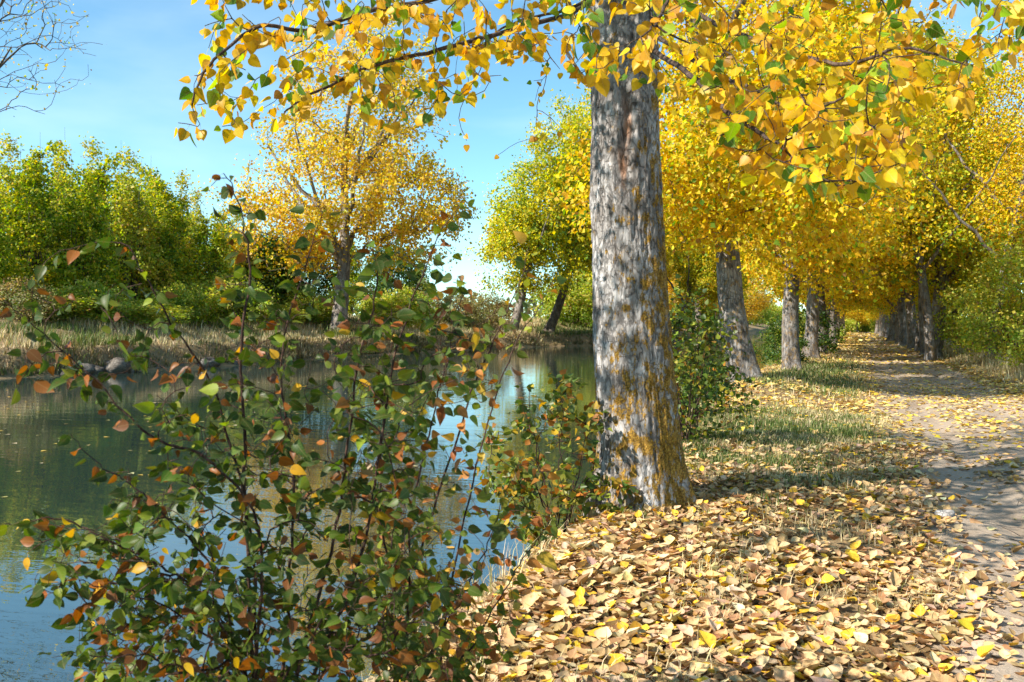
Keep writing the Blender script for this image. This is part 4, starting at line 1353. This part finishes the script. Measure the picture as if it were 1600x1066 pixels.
# ------------------------------------------------------------------ grass
def blades(name, P, h, w, lean, cols, rs):
    n = len(P)
    a = rs.uniform(0, 2 * math.pi, n)
    d = np.stack([np.cos(a), np.sin(a), a * 0], -1)
    s = np.stack([-np.sin(a), np.cos(a), a * 0], -1)
    h, w, lean = h[:, None], w[:, None], lean[:, None]
    up = np.array([0, 0, 1.0])
    v = np.stack([P - s * w, P + s * w, P + up * h * 0.55 + d * h * lean * 0.35 - s * w * 0.7, P + up * h * 0.55 + d * h * lean * 0.35 + s * w * 0.7, P + up * h * (1 - 0.25 * lean) + d * h * lean], 1)
    f = np.array([(0, 1, 3), (0, 3, 2), (2, 3, 4)])[None] + (np.arange(n) * 5)[:, None, None]
    o = mesh_np(name, v.reshape(-1, 3), f.reshape(-1, 3), M_GRASS, None, np.repeat(cols, 3, 0), shade=False)
    return tag(o, kind='stuff')


rsg = np.random.default_rng(9)


def scatter(n, x0, x1, y0, y1, dens):
    x, y = rsg.uniform(x0, x1, n), rsg.uniform(y0, y1, n)
    k = rsg.uniform(0, 1, n) < dens(x, y)
    return x[k], y[k]


def pts_of(x, y, dz=-0.01):
    return np.stack([x, y, ground_z(x, y) + dz], -1)


def tuft_n(x, y, f=1.4, o=50):
    return fbm(np.stack([x * f, y * f, x * 0 + o], -1), 3)


# short green grass beside the trunk and down the row
x, y = scatter(150000, -3.0, 0.9, 5.5, 18.5, lambda x, y: green_mask(x, y) * (x > shore(y) + 0.2) * np.clip(0.38 + 1.3 * tuft_n(x, y, 2.0), 0.04, 0.85))
x2, y2 = scatter(50000, -3.4, 0.9, 18.5, 46, lambda x, y: green_mask(x, y) * (x > shore(y) + 0.2) * 0.8)
x, y = np.concatenate([x, x2]), np.concatenate([y, y2])
sc = np.where(y > 18.5, 1.5, 1.0)
blades('grass', pts_of(x, y), rsg.uniform(0.03, 0.12, len(x)) * sc * (1 + 0.9 * np.clip(tuft_n(x, y, 1.7), -0.5, 0.8)), rsg.uniform(0.0022, 0.004, len(x)) * sc * (1 + y / 16), rsg.uniform(0.1, 0.9, len(x)), pick(rsg, len(x), GREENG), rsg)


# dry grass: among the leaves, on the bank lip, on the right verge, over the far bank
parts = []
x, y = scatter(60000, -2.6, 0.9, 2.6, 17, lambda x, y: (x > shore(y) + 0.12) * (1 - path_mask(x, y)) * np.clip(0.14 + 1.6 * tuft_n(x, y), 0.03, 0.8))
parts.append((x, y, rsg.uniform(0.05, 0.14, len(x)), 0.0022 * (1 + y / 14)))
x, y = scatter(26000, -3.6, -1.3, 2.6, 30, lambda x, y: np.exp(-((x - shore(y) - 0.38) / 0.2) ** 2) * np.clip(0.45 + 1.6 * tuft_n(x, y), 0, 1))
parts.append((x, y, rsg.uniform(0.12, 0.42, len(x)), 0.0024 * (1 + y / 12)))
x, y = scatter(90000, 3.0, 7.5, 9, 60, lambda x, y: smooth(3.2, 4.1, x) * np.clip(0.35 + 1.2 * tuft_n(x, y, 1.0), 0.05, 1) * np.clip(24 / y, 0, 1))
parts.append((x, y, rsg.uniform(0.10, 0.42, len(x)) * smooth(3.1, 4.6, x) + 0.05, 0.0032 * (1 + y / 14)))
x, y = scatter(16000, -2.9, 0.7, 17, 60, lambda x, y: (x > shore(y) + 0.2) * (1 - path_mask(x, y)) * np.clip(0.2 + 1.3 * tuft_n(x, y), 0, 0.8))
parts.append((x, y, rsg.uniform(0.08, 0.2, len(x)), 0.004 * (1 + y / 20)))
X = np.concatenate([p[0] for p in parts]); Y = np.concatenate([p[1] for p in parts])
blades('dry_grass', pts_of(X, Y), np.concatenate([p[2] for p in parts]), np.concatenate([p[3] for p in parts]), rsg.uniform(0.1, 1.0, len(X)), pick(rsg, len(X), DRY), rsg)
n = 120000
y = 5 + 115 * rsg.uniform(0, 1, n) ** 1.3
s = -0.25 + 9.0 * rsg.uniform(0, 1, n) ** 1.7
x = far_shore(y) - s
k = rsg.uniform(0, 1, n) < np.clip(0.62 + 1.3 * tuft_n(x, y, 0.5), np.where(s < 1.2, 0.5, 0.12), 1)
x, y, s = x[k], y[k], s[k]
far_h = rsg.uniform(0.22, 0.75, len(x)) * np.clip(0.75 + 0.8 * tuft_n(x, y, 0.35, 9), 0.3, 1.3)
cc = pick(rsg, len(x), DRY)
g = (tuft_n(x, y, 0.25, 77) > 0.12)
cc[g] = pick(rsg, int(g.sum()), GREENG)
low_b = (s < 0.7) & (rsg.uniform(0, 1, len(s)) < 0.75)
cc[low_b] = pick(rsg, int(low_b.sum()), [(4, (0.20, 0.14, 0.07)), (3, (0.12, 0.11, 0.035)), (2, (0.34, 0.26, 0.13))])
far_h = np.where(s < 0.7, far_h * 0.8, far_h)
blades('far_bank_grass', pts_of(x, y), far_h, rsg.uniform(0.012, 0.026, len(x)) * (1 + np.maximum(0, y - 40) / 60), rsg.uniform(0.1, 0.8, len(x)), cc, rsg)

# ------------------------------------------------------------------ fallen leaves
rsl = np.random.default_rng(10)


def litter_density(x, y):
    pm = path_mask(x, y)
    n = fbm(np.stack([x * 1.3, y * 1.3, x * 0 + 60], -1), 3)
    v = (1 - pm) * np.clip(0.90 + 1.1 * n, 0.2, 1) * (1 - 0.35 * smooth(8.0, 9.6, y + 0.5 * n) * (1 - smooth(13.5, 17, y))) * (1 - 0.62 * np.clip(green_mask(x, y) * 1.3, 0, 1)) * smooth(0.05, 0.6, x - shore(y)) * (1 - smooth(3.6, 4.6, x))
    band = smooth(11.5, 14, y) * (1 - smooth(24, 30, y))
    rut = np.exp(-((np.abs(x - path_c(y)) - 0.62) / 0.25) ** 2)
    pth_d = pm * np.clip(0.04 + 0.38 * n + 0.50 * band * (1 - 0.5 * rut) + 0.30 * smooth(26, 40, y) + 0.22 * (1 - smooth(0.0, 0.5, x - path_c(y) + 1.4)), 0.03, 1) * (1 - 0.35 * rut)
    return np.clip(v + pth_d, 0, 1)


def litter_zone(n, y0, y1, size, x0=-3.0, x1=4.6):
    x, y = rsl.uniform(x0, x1, n), rsl.uniform(y0, y1, n)
    k = rsl.uniform(0, 1, n) < litter_density(x, y)
    x, y = x[k], y[k]
    P = pts_of(x, y, 0.004)
    P[:, 2] += rsl.uniform(0, 1, len(x)) ** 1.5 * 0.035 * (1 - 0.7 * path_mask(x, y))
    a = rsl.uniform(0, 2 * math.pi, len(x))
    T = np.stack([np.cos(a), np.sin(a), rsl.normal(0.03, 0.16, len(x))], -1)
    N = np.stack([rsl.normal(0, 0.24, len(x)), rsl.normal(0, 0.24, len(x)), np.where(rsl.uniform(0, 1, len(x)) < 0.5, 1.0, -1.0)], -1)
    S = size * np.exp(rsl.normal(0, 0.22, len(x)))
    cv = np.where(N[:, 2] > 0, 1, -1) * rsl.normal(1.0, 1.3, len(x))
    return P, T, N, S, cv


P, T, N, S, cv = litter_zone(84000, 2.4, 12.5, 0.054)
ll = leaf_obj('leaf_litter', P, T, N, S, pick(rsl, len(P), LITTER, 0.22), POPLAR_LIT, M_LITTER, curl=cv)
tag(ll, kind='stuff')
z2 = [litter_zone(26000, 12.5, 34, 0.085), litter_zone(15000, 34, 95, 0.16), litter_zone(9000, 95, 190, 0.3)]
P, T, N, S, cv = [np.concatenate([z[c] for z in z2]) for c in range(5)]
ll2 = leaf_obj('distant_leaf_litter', P, T, N, S, pick(rsl, len(P), LITTER_FAR, 0.22), MID, M_LITTER_FAR, curl=np.clip(cv, -1, 1), shade=False)
tag(ll2, kind='stuff')
# leaves afloat on the canal
n = 5200
y = rsl.uniform(2, 95, n)
x = shore(y) + (far_shore(y) - shore(y)) * rsl.uniform(0.03, 0.97, n)
nn = fbm(np.stack([x * 0.16, y * 0.09, x * 0 + 3], -1), 3)
k = rsl.uniform(0, 1, n) < np.clip(0.12 + 1.3 * nn, 0.015, 1) * smooth(4, 20, np.hypot(x, y)) + 0.012
x, y = x[k], y[k]
a = rsl.uniform(0, 6.28, len(x))
fl = leaf_obj('floating_leaves', np.stack([x, y, x * 0 + WATER_Z + 0.006], -1), np.stack([np.cos(a), np.sin(a), a * 0], -1), np.stack([a * 0, a * 0, a * 0 + 1.0], -1) + rsl.normal(0, 0.05, (len(x), 3)),
              rsl.uniform(0.06, 0.11, len(x)), pick(rsl, len(x), [(4, (0.5, 0.34, 0.06)), (3, (0.46, 0.38, 0.2)), (2, (0.3, 0.24, 0.08))]), MID, M_LITTER_FAR, curl=np.full(len(x), 0.3), shade=False)
tag(fl, kind='stuff')

# small fallen twigs among the leaves
tb = Tubes()
for _ in range(170):
    y = rsl.uniform(3.2, 15)
    x = rsl.uniform(-1.9, 1.6)
    a, ln = rsl.uniform(0, 6.28), rsl.uniform(0.06, 0.34)
    u = np.linspace(-0.5, 0.5, 6)
    px_ = x + np.cos(a) * ln * u + rsl.normal(0, 0.006, 6)
    py_ = y + np.sin(a) * ln * u + rsl.normal(0, 0.006, 6)
    tb.add(np.stack([px_, py_, ground_z(px_, py_) + 0.03 + rsl.normal(0, 0.008, 6)], -1), rsl.uniform(0.0014, 0.0035) * np.linspace(1, 0.5, 6), 4)
tag(tb.build('twig_litter', M_TWIG), kind='stuff')
